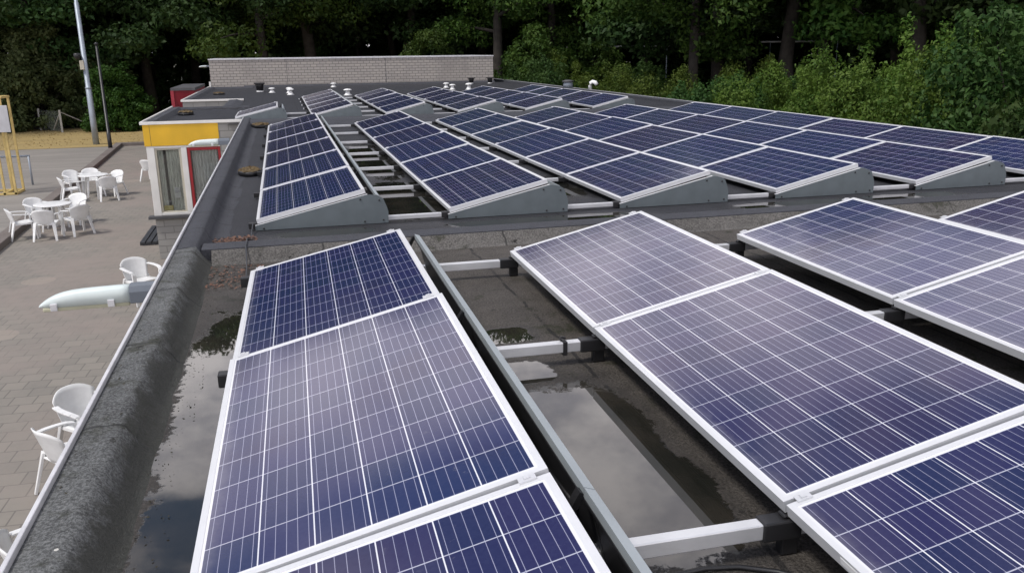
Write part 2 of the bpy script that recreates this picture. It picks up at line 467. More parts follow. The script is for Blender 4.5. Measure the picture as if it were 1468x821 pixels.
# ------------------------------------------------------------------ mesh helpers
class MB:
    def __init__(s):
        s.v, s.f, s.sm = [], [], []

    def add(s, verts, faces, smooth=False):
        o = len(s.v)
        s.v += [tuple(v) for v in verts]
        s.f += [tuple(i + o for i in f) for f in faces]
        s.sm += [smooth] * len(faces)
        return s

    def box(s, x0, x1, y0, y1, z0, z1):
        v = [(x0, y0, z0), (x1, y0, z0), (x1, y1, z0), (x0, y1, z0), (x0, y0, z1), (x1, y0, z1), (x1, y1, z1), (x0, y1, z1)]
        return s.add(v, [(0, 3, 2, 1), (4, 5, 6, 7), (0, 1, 5, 4), (1, 2, 6, 5), (2, 3, 7, 6), (3, 0, 4, 7)])

    def hexa(s, v):
        return s.add(v, [(0, 3, 2, 1), (4, 5, 6, 7), (0, 1, 5, 4), (1, 2, 6, 5), (2, 3, 7, 6), (3, 0, 4, 7)])

    def bar(s, a, b, w, h=None, w2=None, h2=None, upv=(0, 0, 1)):
        """tapered rectangular bar from a to b"""
        a, b = Vector(a), Vector(b)
        h = h or w
        w2 = w2 or w
        h2 = h2 or h
        d = (b - a).normalized()
        u = Vector(upv)
        if abs(d.dot(u)) > 0.98:
            u = Vector((0, 1, 0))
        x = d.cross(u).normalized()
        y = x.cross(d).normalized()
        v = []
        for c, ww, hh in ((a, w, h), (b, w2, h2)):
            for sx, sy_ in ((-1, -1), (1, -1), (1, 1), (-1, 1)):
                v.append(c + x * (sx * ww / 2) + y * (sy_ * hh / 2))
        return s.add(v, [(0, 3, 2, 1), (4, 5, 6, 7), (0, 1, 5, 4), (1, 2, 6, 5), (2, 3, 7, 6), (3, 0, 4, 7)])

    def tube(s, pts, rad, seg=8, cap=True):
        pts = [Vector(p) for p in pts]
        n = len(pts)
        rads = rad if isinstance(rad, (list, tuple)) else [rad] * n
        vs, fs = [], []
        for i, p in enumerate(pts):
            d = (pts[min(i + 1, n - 1)] - pts[max(i - 1, 0)]).normalized()
            u = Vector((0, 0, 1)) if abs(d.z) < 0.95 else Vector((1, 0, 0))
            x = d.cross(u).normalized()
            y = x.cross(d)
            for k in range(seg):
                a = 2 * math.pi * k / seg
                vs.append(p + (x * math.cos(a) + y * math.sin(a)) * rads[i])
        for i in range(n - 1):
            for k in range(seg):
                k2 = (k + 1) % seg
                fs.append((i * seg + k, i * seg + k2, (i + 1) * seg + k2, (i + 1) * seg + k))
        if cap:
            fs.append(tuple(range(seg))[::-1])
            fs.append(tuple((n - 1) * seg + k for k in range(seg)))
        return s.add(vs, fs, True)

    def lathe(s, prof, cx=0, cy=0, seg=16):
        vs, fs = [], []
        for r, z in prof:
            for k in range(seg):
                a = 2 * math.pi * k / seg
                vs.append((cx + r * math.cos(a), cy + r * math.sin(a), z))
        for i in range(len(prof) - 1):
            for k in range(seg):
                k2 = (k + 1) % seg
                fs.append((i * seg + k, i * seg + k2, (i + 1) * seg + k2, (i + 1) * seg + k))
        fs.append(tuple(range(seg))[::-1])
        fs.append(tuple((len(prof) - 1) * seg + k for k in range(seg)))
        return s.add(vs, fs, True)

    def prism_y(s, poly, y0, y1):
        """polygon in x,z extruded along y"""
        n = len(poly)
        vs = [(x, y0, z) for x, z in poly] + [(x, y1, z) for x, z in poly]
        fs = [tuple(range(n))[::-1], tuple(range(n, 2 * n))] + [(i, (i + 1) % n, n + (i + 1) % n, n + i) for i in range(n)]
        return s.add(vs, fs)

    def prism_x(s, poly, x0, x1):
        n = len(poly)
        vs = [(x0, y, z) for y, z in poly] + [(x1, y, z) for y, z in poly]
        fs = [tuple(range(n)), tuple(range(n, 2 * n))[::-1]] + [(i, n + i, n + (i + 1) % n, (i + 1) % n) for i in range(n)]
        return s.add(vs, fs)

    def build(s, name, mat, parent=None, loc=None, bevel=0.0, fix=True):
        me = bpy.data.meshes.new(name)
        me.from_pydata(s.v, [], s.f)
        me.polygons.foreach_set('use_smooth', s.sm)
        if fix:
            bm = bmesh.new()
            bm.from_mesh(me)
            bmesh.ops.recalc_face_normals(bm, faces=bm.faces)
            bm.to_mesh(me)
            bm.free()
        me.materials.append(MATS[mat])
        o = bpy.data.objects.new(name, me)
        COL.objects.link(o)
        if parent:
            o.parent = parent
        if loc:
            o.location = loc
        if bevel:
            md = o.modifiers.new('bevel', 'BEVEL')
            md.width = bevel
            md.segments = 2
            md.limit_method = 'ANGLE'
        return o


def tag(o, label=None, cat=None, group=None, kind=None):
    if label:
        o['label'] = label
    if cat:
        o['category'] = cat
    if group:
        o['group'] = group
    if kind:
        o['kind'] = kind
    return o


def thing(name, label, cat, loc=(0, 0, 0), rz=0.0, group=None):
    o = bpy.data.objects.new(name, None)
    o.empty_display_size = 0.2
    COL.objects.link(o)
    o.location = loc
    o.rotation_euler = (0, 0, rz)
    return tag(o, label, cat, group)


def dup(root, loc=None, rot=None, label=None, group=None, scale=None):
    r = root.copy()
    COL.objects.link(r)
    if loc is not None:
        r.location = loc
    if rot is not None:
        r.rotation_euler = rot
    if scale is not None:
        r.scale = scale
    if label:
        r['label'] = label
    if group:
        r['group'] = group
    for ch in list(root.children):
        c = ch.copy()
        COL.objects.link(c)
        c.parent = r
        for g in list(ch.children):
            d = g.copy()
            COL.objects.link(d)
            d.parent = c
    return r


def sheet(name, poly, z, mat, kind='structure', sub=1):
    o = MB().add([(x, y, z) for x, y in poly], [tuple(range(len(poly)))]).build(name, mat)
    return tag(o, kind=kind)


# ------------------------------------------------------------------ ground
sheet('ground', [(-700, -500), (700, -500), (700, 1000), (-700, 1000)], GZ - 0.012, 'earth')
KX = lambda y: -7.04 - 0.050 * (y - 23.1)
sheet('dry_grass_field', [(-60, 47.8), (9, 47.8), (9, 60), (-60, 63)], GZ - 0.004, 'dry_grass')
sheet('ball_court_pavement', [(-60, -30), (KX(-30) - 0.1, -30), (KX(47.6) - 0.1, 47.6), (-60, 48.1)], GZ, 'court_paving')
sheet('plaza_pavement', [(KX(-30) + 0.1, -30), (0, -30), (0, 47.6), (KX(47.6) + 0.1, 47.6)], GZ + 0.002, 'paving_slabs')
k = MB()
k.hexa([(KX(-30) - 0.17, -30, GZ - 0.1), (KX(-30) + 0.17, -30, GZ - 0.1), (KX(47.6) + 0.17, 47.6, GZ - 0.1), (KX(47.6) - 0.17, 47.6, GZ - 0.1),
        (KX(-30) - 0.17, -30, GZ + 0.17), (KX(-30) + 0.17, -30, GZ + 0.17), (KX(47.6) + 0.17, 47.6, GZ + 0.17), (KX(47.6) - 0.17, 47.6, GZ + 0.17)])
k.box(KX(47.6) - 0.17, 0, 47.602, 47.9, GZ - 0.1, GZ + 0.17)
tag(k.build('kerb', 'kerb_concrete', bevel=0.02), kind='structure')

# ------------------------------------------------------------------ main building
PZ = 0.13            # parapet height
RIGHT = 10.9
BY = 42.0            # front face of the brick block
bld = thing('flat_roof_building', 'long flat roofed building covered with grey felt and rows of solar panels', 'building', (0, 0, GZ))


def bpart(mb, name, mat, **kw):
    o = mb.build(name, mat, bld, **kw)
    o.location = (0, 0, -GZ)
    return o


# front deck, middle deck, back deck (with the annex roofs)
bpart(MB().add([(-0.60, -4, 0), (RIGHT, -4, 0), (RIGHT, 6.5, 0), (-0.60, 6.5, 0)], [(0, 1, 2, 3)]), 'roof_deck', 'felt_front')
bpart(MB().add([(-0.60, 7.14, 0), (RIGHT, 7.14, 0), (RIGHT, 19.2, 0), (-0.60, 19.2, 0)], [(0, 1, 2, 3)]), 'roof_deck', 'felt_deck')
bpart(MB().add([(-1.2, 20.2, 0), (RIGHT, 20.2, 0), (RIGHT, 44, 0), (-1.2, 44, 0)], [(0, 1, 2, 3)]), 'roof_deck', 'felt_deck')
# rounded parapet of the front bay: profile swept along y with small unevenness
def parapet(y0, y1, prof, step=0.22, wob=0.006):
    ys = np.arange(y0, y1 + 1e-6, (y1 - y0) / max(2, int((y1 - y0) / step)))
    vs, fs = [], []
    n = len(prof)
    rr = random.Random(int(y0 * 10) + 3)
    for y in ys:
        for i, (x, z) in enumerate(prof):
            w = wob if 0 < i < n - 1 else 0
            vs.append((x + rr.uniform(-w, w), y, z + rr.uniform(-w, w)))
    for j in range(len(ys) - 1):
        for i in range(n - 1):
            fs.append((j * n + i, j * n + i + 1, (j + 1) * n + i + 1, (j + 1) * n + i))
    mb = MB().add(vs, fs, True)
    for j in (0, len(ys) - 1):
        mb.add([vs[j * n + i] for i in range(n)] + [(prof[0][0], ys[j], -0.05)], [tuple(range(n + 1))])
    return mb


front_prof = [(-0.848, PZ - 0.006), (-0.79, PZ), (-0.735, PZ + 0.005), (-0.708, PZ + 0.002), (-0.694, PZ - 0.008), (-0.655, PZ - 0.062), (-0.622, 0.022), (-0.602, 0.006), (-0.580, -0.002)]
mid_prof = [(-0.848, PZ - 0.004), (-0.78, PZ + 0.002), (-0.715, PZ + 0.004), (-0.700, PZ - 0.008), (-0.672, 0.055), (-0.64, 0.018), (-0.58, 0.003), (-0.50, -0.002)]
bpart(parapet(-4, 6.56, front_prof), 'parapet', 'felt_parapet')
bpart(parapet(6.562, 20.2, mid_prof, wob=0.003), 'parapet', 'felt_slate')
# outer metal edge trim
tr_ = MB()
yy = -4.0
while yy < 20.0:
    y2 = min(yy + 2.5, 20.28)
    tr_.box(-0.866, -0.849, yy + 0.003, y2 - 0.003, -0.06, PZ + 0.016)
    yy += 2.5
bpart(tr_, 'edge_trim', 'trim_alu', bevel=0.004)
# felt ridge between front and middle bay
bpart(MB().prism_x([(6.44, -0.01), (6.50, 0.012), (6.585, 0.094), (6.60, 0.094), (6.60, -0.01)], -0.60, RIGHT), 'ridge_front_face', 'felt_ridge')
bpart(MB().prism_x([(6.595, 0.101), (6.62, 0.106), (6.78, 0.108), (6.86, 0.095), (7.02, 0.022), (7.22, 0.002), (7.22, -0.02), (6.60, -0.02)], -0.672, RIGHT), 'ridge', 'felt_slate')
bpart(MB().prism_x([(19.0, 0.002), (19.15, 0.015), (19.35, 0.10), (19.45, 0.115), (19.95, 0.115), (20.1, 0.09), (20.3, 0.0), (20.3, -0.02), (19.0, -0.02)], -0.70, RIGHT), 'ridge', 'felt_slate')
# side walls of the main building
w = MB().box(-0.85, -0.62, -4, 20.3, GZ - GZ + GZ, -0.03)
w.box(-0.85, RIGHT, -4.2, -4.0, GZ, PZ)
w.box(RIGHT, RIGHT + 0.25, -4.2, 46, GZ, -0.02)
bpart(w, 'wall', 'wall_brick_side')
bpart(MB().box(RIGHT - 0.05, RIGHT + 0.28, -4.2, 46, -0.018, 0.07), 'parapet', 'felt_slate')
bpart(MB().box(RIGHT + 0.281, RIGHT + 0.30, -4.2, 46, -0.05, 0.08), 'edge_trim', 'trim_alu')
# left edge of the back bay between and beyond the annexes
bpart(MB().prism_y([(-1.62, 0.06), (-1.42, 0.07), (-1.20, 0.002), (-1.20, -0.05), (-1.62, -0.05)], 26.3, 30.1), 'parapet', 'felt_slate')
bpart(MB().box(-1.66, -1.621, 26.3, 30.1, -0.08, 0.055), 'edge_trim', 'sill_slate')
bpart(MB().box(-1.62, -1.4, 26.3, 30.1, GZ, -0.051), 'wall', 'wall_brick_side')

# ------------------------------------------------------------------ raised brick block at the far end
blk = thing('brick_block', 'raised pale brick block at the far end of the roof', 'building', (0, 0, GZ))
b_ = MB().box(-3.05, 10.26, BY, 47.0, GZ, 1.24)
o = b_.build('wall', 'block_brick', blk, (0, 0, -GZ))
o = MB().box(-3.08, 10.29, BY - 0.03, 47.03, 1.242, 1.30).build('coping', 'trim_alu', blk, (0, 0, -GZ), bevel=0.006)
o = MB().prism_x([(BY - 0.001, 0.10), (BY - 0.02, 0.10), (BY - 0.10, 0.02), (BY - 0.22, 0.004), (BY - 0.22, -0.02), (BY - 0.001, -0.02)], -1.6, 10.30).build('flashing', 'felt_slate', blk, (0, 0, -GZ))
o = MB().box(-3.13, -3.052, 41.98, 42.05, GZ + 0.1, 0.30).build('downpipe', 'white_paint', blk, (0, 0, -GZ))
for x in (0.35, 4.95):
    MB().box(x, x + 0.018, BY - 0.004, BY - 0.001, 0.11, 1.24).build('expansion_joint', 'dark_metal', blk, (0, 0, -GZ))


# ------------------------------------------------------------------ annexes on the left
def annex_roof(root, x0, x1, y0, y1, top):
    def P(mb, name, mat, bevel=0.0):
        return mb.build(name, mat, root, (0, 0, -GZ), bevel=bevel)
    P(MB().box(x0 + 0.2, x1, y0 + 0.2, y1 - 0.2, -0.12, -0.03), 'roof_deck', 'felt_deck')
    pb = MB()
    pb.prism_y([(x0 + 0.02, top - 0.03), (x0 + 0.20, top - 0.02), (x0 + 0.30, -0.028), (x0 + 0.30, -0.10), (x0 + 0.02, -0.10)], y0 + 0.02, y1 - 0.02)
    pb.prism_x([(y0 + 0.021, top - 0.035), (y0 + 0.20, top - 0.025), (y0 + 0.30, -0.026), (y0 + 0.30, -0.10), (y0 + 0.021, -0.10)], x0 + 0.03, x1)
    pb.prism_x([(y1 - 0.021, top - 0.035), (y1 - 0.20, top - 0.025), (y1 - 0.30, -0.026), (y1 - 0.30, -0.10), (y1 - 0.021, -0.10)], x0 + 0.03, x1)
    P(pb, 'parapet', 'felt_slate')
    tb = MB()
    tb.box(x0 - 0.03, x1, y0 - 0.03, y0 + 0.015, top - 0.065, top)
    tb.box(x0 - 0.03, x0 + 0.015, y0 + 0.0155, y1 + 0.03, top - 0.065, top)
    P(tb, 'edge_trim', 'white_paint', 0.004)
    return P


AY = 20.31
an1 = thing('window_annex', 'annex with yellow fascia, white framed window and red door under a low felt roof', 'building', (0, 0, GZ))
P = annex_roof(an1, -3.02, -0.9, AY, 26.3, 0.100)
P(MB().box(-3.0, -1.42, AY - 0.01, AY + 0.10, -0.435, 0.033), 'fascia', 'yellow_paint', 0.003)
P(MB().box(-2.862, -2.856, AY - 0.0125, AY - 0.0102, -0.435, 0.033), 'fascia_joint', 'dark_metal')
wl = MB().box(-1.418, -0.9, AY, AY + 0.18, -0.60, 0.033)
P(wl, 'wall', 'wall_brick')
P(MB().box(-2.97, -0.9, AY + 0.02, AY + 0.2, GZ, -2.06), 'wall', 'wall_brick')
P(MB().box(-1.418, -0.9, AY + 0.002, AY + 0.18, -2.06, -0.602), 'wall', 'wall_brick')
P(MB().box(-2.98, -2.80, AY + 0.205, 26.2, GZ, -0.15), 'wall', 'wall_brick_side')
P(MB().box(-2.9, -0.9, 26.0, 26.2, GZ, -0.15), 'wall', 'wall_brick')
P(MB().box(-3.10, -1.40, AY - 0.10, AY + 0.12, -2.058, -1.995), 'window_sill', 'sill_slate', 0.006)
# window frame
fr = MB()
fr.box(-2.975, -2.815, AY + 0.0, AY + 0.12, -1.994, -0.437)          # left post
fr.box(-2.26, -2.14, AY + 0.002, AY + 0.118, -1.93, -0.49)            # mullion
fr.box(-2.814, -1.42, AY + 0.003, AY + 0.117, -0.489, -0.438)         # head
fr.box(-2.814, -2.14, AY + 0.003, AY + 0.117, -1.993, -1.931)         # bottom
wf = P(fr, 'window_frame', 'white_paint', 0.006)
P(MB().box(-2.77, -2.31, AY + 0.045, AY + 0.055, -1.90, -0.53), 'window_pane', 'window_glass')
ins = MB()
ins.box(-2.814, -2.771, AY + 0.02, AY + 0.09, -1.93, -0.49)
ins.box(-2.309, -2.261, AY + 0.02, AY + 0.09, -1.93, -0.49)
ins.box(-2.770, -2.310, AY + 0.021, AY + 0.089, -0.529, -0.49)
ins.box(-2.770, -2.310, AY + 0.021, AY + 0.089, -1.93, -1.901)
P(ins, 'window_casement', 'beige_box', 0.004)


def curtain(x0, x1, y, z0, z1, amp, n):
    vs, fs = [], []
    m_ = n * 8
    for i in range(m_ + 1):
        x = x0 + (x1 - x0) * i / m_
        yv = y + amp * math.sin(2 * math.pi * i / 8) + random.uniform(-1, 1) * amp * 0.25
        vs += [(x, yv, z0), (x, yv, z1)]
    for i in range(m_):
        fs.append((2 * i, 2 * i + 2, 2 * i + 3, 2 * i + 1))
    return MB().add(vs, fs, True)


P(curtain(-2.60, -2.24, AY + 0.165, -2.0, -0.45, 0.035, 6), 'curtain', 'curtain')
P(curtain(-2.80, -2.66, AY + 0.17, -2.0, -0.45, 0.03, 2), 'curtain', 'curtain')
P(MB().box(-2.50, -2.375, AY + 0.057, AY + 0.060, -1.62, -1.37), 'notice_paper', 'paper')
nt = MB()
for q, (a0, a1, zz) in enumerate([(0.02, 0.10, -1.40), (0.03, 0.09, -1.418), (0.012, 0.11, -1.445), (0.012, 0.10, -1.462), (0.012, 0.112, -1.479), (0.012, 0.07, -1.496)]):
    nt.box(-2.50 + a0, -2.50 + a1, AY + 0.0562, AY + 0.0568, zz - 0.004, zz + 0.004)
P(nt, 'notice_print', 'ink')
P(MB().box(-2.77, -2.56, AY + 0.07, AY + 0.12, -1.90, -1.78), 'cushion', 'cushion_yellow', 0.05)
P(MB().box(-2.75, -0.95, AY + 0.6, AY + 0.7, -2.05, -0.3), 'room_wall', 'interior')
dj = MB()
dj.box(-2.135, -2.070, AY + 0.01, AY + 0.10, GZ + 0.02, -0.49)
dj.box(-1.475, -1.42, AY + 0.01, AY + 0.10, GZ + 0.02, -0.49)
dj.box(-2.069, -1.476, AY + 0.011, AY + 0.099, -0.56, -0.49)
dj.box(-2.069, -1.476, AY + 0.011, AY + 0.099, GZ + 0.02, -2.0)
P(dj, 'door_frame', 'red_paint', 0.006)
P(MB().box(-2.069, -1.476, AY + 0.05, AY + 0.058, -2.0, -0.56), 'door_pane', 'window_glass')
P(curtain(-2.05, -1.50, AY + 0.15, -2.2, -0.45, 0.03, 8), 'curtain', 'curtain_white')

an2 = thing('brick_annex', 'second low annex of pale brick with white roof edge behind the yellow one', 'building', (0, 0, GZ))
P = annex_roof(an2, -3.14, -1.2, 30.0, 42.0 - 0.01, 0.090)
P(MB().box(-3.12, -1.2, 30.01, 30.2, GZ, 0.022), 'wall', 'wall_brick')
P(MB().box(-3.12, -2.9, 30.21, 41.9, GZ, 0.022), 'wall', 'wall_brick_side')

# red container behind
ct = thing('red_container', 'dark red corrugated metal container half hidden behind the brick annex', 'container', (-4.1, 38.4, GZ))
cw = MB()
nn = 26
for side in (0,):
    vs, fs = [], []
    for i in range(nn * 4 + 1):
        x = 0.0 + 0.85 * i / (nn * 4) * 1.0
        y = (-2.4, -2.4, -2.365, -2.365)[i % 4]
        vs += [(x, y, 0.05), (x, y, 3.16)]
    for i in range(nn * 4):
        fs.append((2 * i, 2 * i + 2, 2 * i + 3, 2 * i + 1))
    cw.add(vs, fs)
cw.box(0.0, 0.85, -2.36, 2.4, 0.05, 3.16)
cw.build('body', 'container_red', ct)
MB().box(-0.03, 0.88, -2.43, 2.43, 3.162, 3.26).build('roof', 'sill_slate', ct)
cr = MB()
cr.box(-0.04, 0.08, -2.44, -2.405, 0.05, 3.16)
cr.build('corner_post', 'container_red', ct)

# ------------------------------------------------------------------ strip luminaires on the walls
def luminaire(label, loc, rz=0.0, sc=1.0):
    r = thing('wall_luminaire', label, 'outdoor lamp', loc, rz, 'white wall lamps sticking out from the roof edges')
    r.scale = (sc, sc, sc)
    # local: wall at x = 0, lamp sticks out along -x
    prof = []
    L0, L1 = -0.22, -0.80
    n = 18
    vs, fs = [], []
    for i in range(n + 1):
        f_ = 1 - (1 - i / n) ** 1.6
        x = L0 + (L1 - L0) * f_
        hw = 0.060 * (1 - 0.5 * f_ ** 8)
        ht = 0.100 * (1 - f_ ** 6) * (1 - 0.12 * f_) + 0.012
        for j in range(9):
            a = math.pi * j / 8
            ca = math.cos(a)
            vs.append((x, hw * math.copysign(abs(ca) ** 0.45, ca), ht * math.sin(a) ** 0.5 if 0 < j < 8 else 0.0))
    for i in range(n):
        for j in range(8):
            fs.append((i * 9 + j, i * 9 + j + 1, (i + 1) * 9 + j + 1, (i + 1) * 9 + j))
        fs.append((i * 9 + 8, i * 9, (i + 1) * 9, (i + 1) * 9 + 8))
    fs.append(tuple(range(9)))
    fs.append(tuple(n * 9 + j for j in range(9)))
    MB().add(vs, fs, True).build('housing', 'lum_body', r)
    MB().box(-0.775, -0.225, -0.050, 0.050, -0.030, -0.002).build('lens', 'lum_lens', r, bevel=0.008)
    MB().prism_x([(-0.066, -0.012), (0.066, -0.012), (0.066, 0.07), (0.045, 0.114), (-0.045, 0.114), (-0.066, 0.07)], -0.219, 0.0).build('end_cap', 'lum_grey', r, bevel=0.006)
    for x in (-0.70, -0.34):
        MB().box(x - 0.022, x + 0.022, -0.071, -0.050, -0.022, 0.028).build('clip', 'trim_alu', r, bevel=0.004)
    return r


luminaire('large white strip lamp sticking out from the near parapet over the paved plaza', (-0.886, 6.05, -0.095), 0.0, 0.98)
luminaire('white strip lamp in front of the yellow fascia, above the red door', (-0.886, 15.0, 0.07), 0.0, 0.82)
luminaire('small white strip lamp in front of the dark red container', (-3.15, 36.9, 0.0), 0.0, 0.8)
luminaire('tiny white lamp on the end wall of the raised brick block', (-3.06, 42.5, 0.95), 0.0, 0.6)

# ------------------------------------------------------------------ solar panels
W, L = 0.99, 1.7515
LP = L - 0.015
TILT = 0.23223
pv_mat(W, LP)
YF, YB, YC = 5.506, 7.7244, 20.7275
YAWF = 0.0173
XF = [-0.278, 1.441, 3.181, 4.950]
XB = [-0.300, 1.436, 3.155, 4.880, 6.595, 8.277]
XC = [-1.06, 0.659, 2.388, 4.152, 5.872, 7.653]
ZF, ZB, ZCk = 0.185, 0.100, 0.125
ORD = ['nearest', 'second', 'third', 'fourth', 'fifth', 'sixth']
ORDT = ['nearest to', 'second from', 'third from', 'fourth from', 'fifth from', 'sixth from']
ORDR = ['first', 'second', 'third', 'fourth', 'fifth', 'sixth']


def make_panel():
    r = thing('solar_panel', 'solar panel', 'solar panel')
    fh, lip = 0.040, 0.022
    f = MB()
    f.box(0, W, 0, lip, -fh, 0)
    f.box(0, W, LP - lip, LP, -fh, 0)
    f.box(0, lip, lip, LP - lip, -fh, 0)
    f.box(W - lip, W, lip, LP - lip, -fh, 0)
    fo = f.build('frame', 'frame_alu', r)
    g = MB().box(lip - 0.001, W - lip + 0.001, lip - 0.001, LP - lip + 0.001, -0.012, -0.0015)
    g.build('glass', 'pv_glass', r)
    MB().box(0.55, 0.66, LP - 0.20, LP - 0.10, -0.034, -0.0125).build('junction_box', 'black_plastic', r)
    for x in (0.035, W - 0.09):
        c = MB()
        c.box(x, x + 0.05, LP - 0.012, LP + 0.018, 0.0005, 0.006)
        c.box(x + 0.016, x + 0.034, LP - 0.006, LP + 0.012, 0.0061, 0.011)
        c.build('clamp', 'rail_alu', r)
    return r


proto_panel = make_panel()
used = [False]
rp = random.Random(11)


def place_panel(x, y, z, yaw, label, group, jx=0.0, jy=0.0):
    rot = Matrix.Rotation(-yaw, 4, 'Z') @ Matrix.Rotation(-(TILT + jx), 4, 'Y') @ Matrix.Rotation(jy, 4, 'X')
    o = proto_panel if not used[0] else dup(proto_panel)
    used[0] = True
    o.location = (x, y, z)
    o.rotation_euler = rot.to_euler()
    o['label'] = label
    o['group'] = group
    return o


def bank_pt(x0, y0, yaw, u, v):
    return (x0 + u * math.cos(yaw) + v * math.sin(yaw), y0 + v * math.cos(yaw) - u * math.sin(yaw))


front_desc = ['first foreground row', 'second foreground row', 'third foreground row', 'fourth foreground row']
front_n = ['far end', 'middle', 'near end', 'lowest']
for r_i in range(4):
    for k_ in range(3 if r_i < 2 else 2):
        x, y = bank_pt(XF[r_i], YF, YAWF, 0, -(k_ + 1) * L + (L - LP))
        nm = ['far', 'middle', 'near'][k_]
        lab = ['blue solar panel at the far end of the ', 'large mauve solar panel in the middle of the ', 'cropped near panel in the '][k_] + front_desc[r_i]
        if r_i >= 2:
            lab = ['solar panel at the far end of the ', 'cropped solar panel at the near end of the '][k_] + front_desc[r_i]
        if r_i == 1 and k_ == 0:
            lab = 'palest, pinkish solar panel, at the far end of the second foreground row'
        jx = {(0, 0): -0.012, (0, 1): 0.006, (1, 0): 0.0}.get((r_i, k_), rp.uniform(-0.004, 0.004))
        place_panel(x, y, ZF, YAWF, lab, 'foreground solar panels', jx, {(0, 0): -0.004, (0, 1): 0.012}.get((r_i, k_), rp.uniform(-0.003, 0.003)))
mid_desc = ['first middle row beside the left parapet', 'second middle row', 'third middle row', 'fourth middle row', 'fifth middle row', 'sixth middle row by the shrubs']
for r_i in range(6):
    for k_ in range(6):
        place_panel(XB[r_i], YB + k_ * L, ZB, 0, 'dark blue solar panel, %s the felt ridge, %s' % (ORDT[k_], mid_desc[r_i]), 'middle solar panels',
                    rp.uniform(-0.005, 0.005), rp.uniform(-0.004, 0.004))
far_desc = ['first far row', 'second far row', 'third far row', 'fourth far row', 'fifth far row']
place_panel(XC[0], YC, ZCk, 0, 'single solar panel standing apart by the yellow annex, seen almost edge on', 'far solar panels')
for r_i in range(1, 6):
    for k_ in range(5):
        place_panel(XC[r_i], YC + k_ * L, ZCk, 0, 'small dark solar panel, %s its grey end plate, %s' % (ORDT[k_], far_desc[r_i - 1]), 'far solar panels',
                    rp.uniform(-0.006, 0.006), rp.uniform(-0.004, 0.004))

stk = next(o for o in COL.objects if o.get('label') == 'cropped near panel in the second foreground row')
MB().box(-0.0015, -0.0003, LP - 0.42, LP - 0.27, -0.032, -0.010).build('sticker', 'paper', stk)

# --- rear deflectors behind the high edge of each row
def deflector(x0, y0, z0, yaw, n, sgn, label, zroof, slots=False):
    r = thing('wind_deflector', label, 'wind deflector', (x0, y0, 0), -yaw, 'grey sheet deflectors behind the panel rows')
    zl = z0 + 0.168
    for i in range(n):
        v0 = (i * L if sgn > 0 else -(i + 1) * L) + 0.002
        v1 = v0 + L - 0.004
        t_ = 0.0025
        prof = [(1.062, zl - 0.03), (1.062, zl), (1.094, zl - 0.011), (1.172, zroof + 0.03), (1.172 - t_ * 2, zroof + 0.03), (1.090, zl - 0.015), (1.065, zl - 0.004), (1.065, zl - 0.03)]
        s = MB().prism_y(prof, v0, v1).build('sheet', 'deflector_grey', r)
        MB().prism_y([(1.060, zl - 0.0305), (1.084, zl - 0.026), (1.156, zroof + 0.03), (1.02, zroof + 0.03), (1.02, zroof + 0.034), (1.148, zroof + 0.034), (1.079, zl - 0.034), (1.060, zl - 0.040)], v0 + 0.002, v1 - 0.002).build('shade_lining', 'black_plastic', r)  # black sheet added inside so the gap by the panel edge reads dark
        if slots:
            for dv in (0.10, 0.28, L - 0.22):
                MB().hexa([(1.072, v0 + dv, zl - 0.0070), (1.079, v0 + dv, zl - 0.0095), (1.079, v0 + dv + 0.07, zl - 0.0095), (1.072, v0 + dv + 0.07, zl - 0.0070),
                           (1.072, v0 + dv, zl - 0.0042), (1.079, v0 + dv, zl - 0.0067), (1.079, v0 + dv + 0.07, zl - 0.0067), (1.072, v0 + dv + 0.07, zl - 0.0042)]).build('slot', 'black_plastic', s)
    for i in range(n + 1):
        v = (i * L if sgn > 0 else -i * L)
        MB().bar((1.06, v + 0.02, zl - 0.02), (0.93, v + 0.02, zroof + 0.10), 0.035, 0.02).build('support_strut', 'black_plastic', r)
    return r


for r_i in range(4):
    deflector(XF[r_i], YF, ZF, YAWF, 3 if r_i < 2 else 2, -1, 'grey folded sheet deflector behind the high edge of the %s foreground row' % ORDR[r_i], 0.0, r_i == 0)
for r_i in range(6):
    deflector(XB[r_i], YB, ZB, 0, 6, 1, 'grey folded sheet deflector behind the high edge of the %s middle row' % ORDR[r_i], 0.0)
deflector(XC[0], YC, ZCk, 0, 1, 1, 'short grey deflector behind the single panel by the yellow annex', 0.0)
for r_i in range(1, 6):
    deflector(XC[r_i], YC, ZCk, 0, 5, 1, 'grey folded sheet deflector behind the high edge of the %s far row' % ORDR[r_i - 1], 0.0)

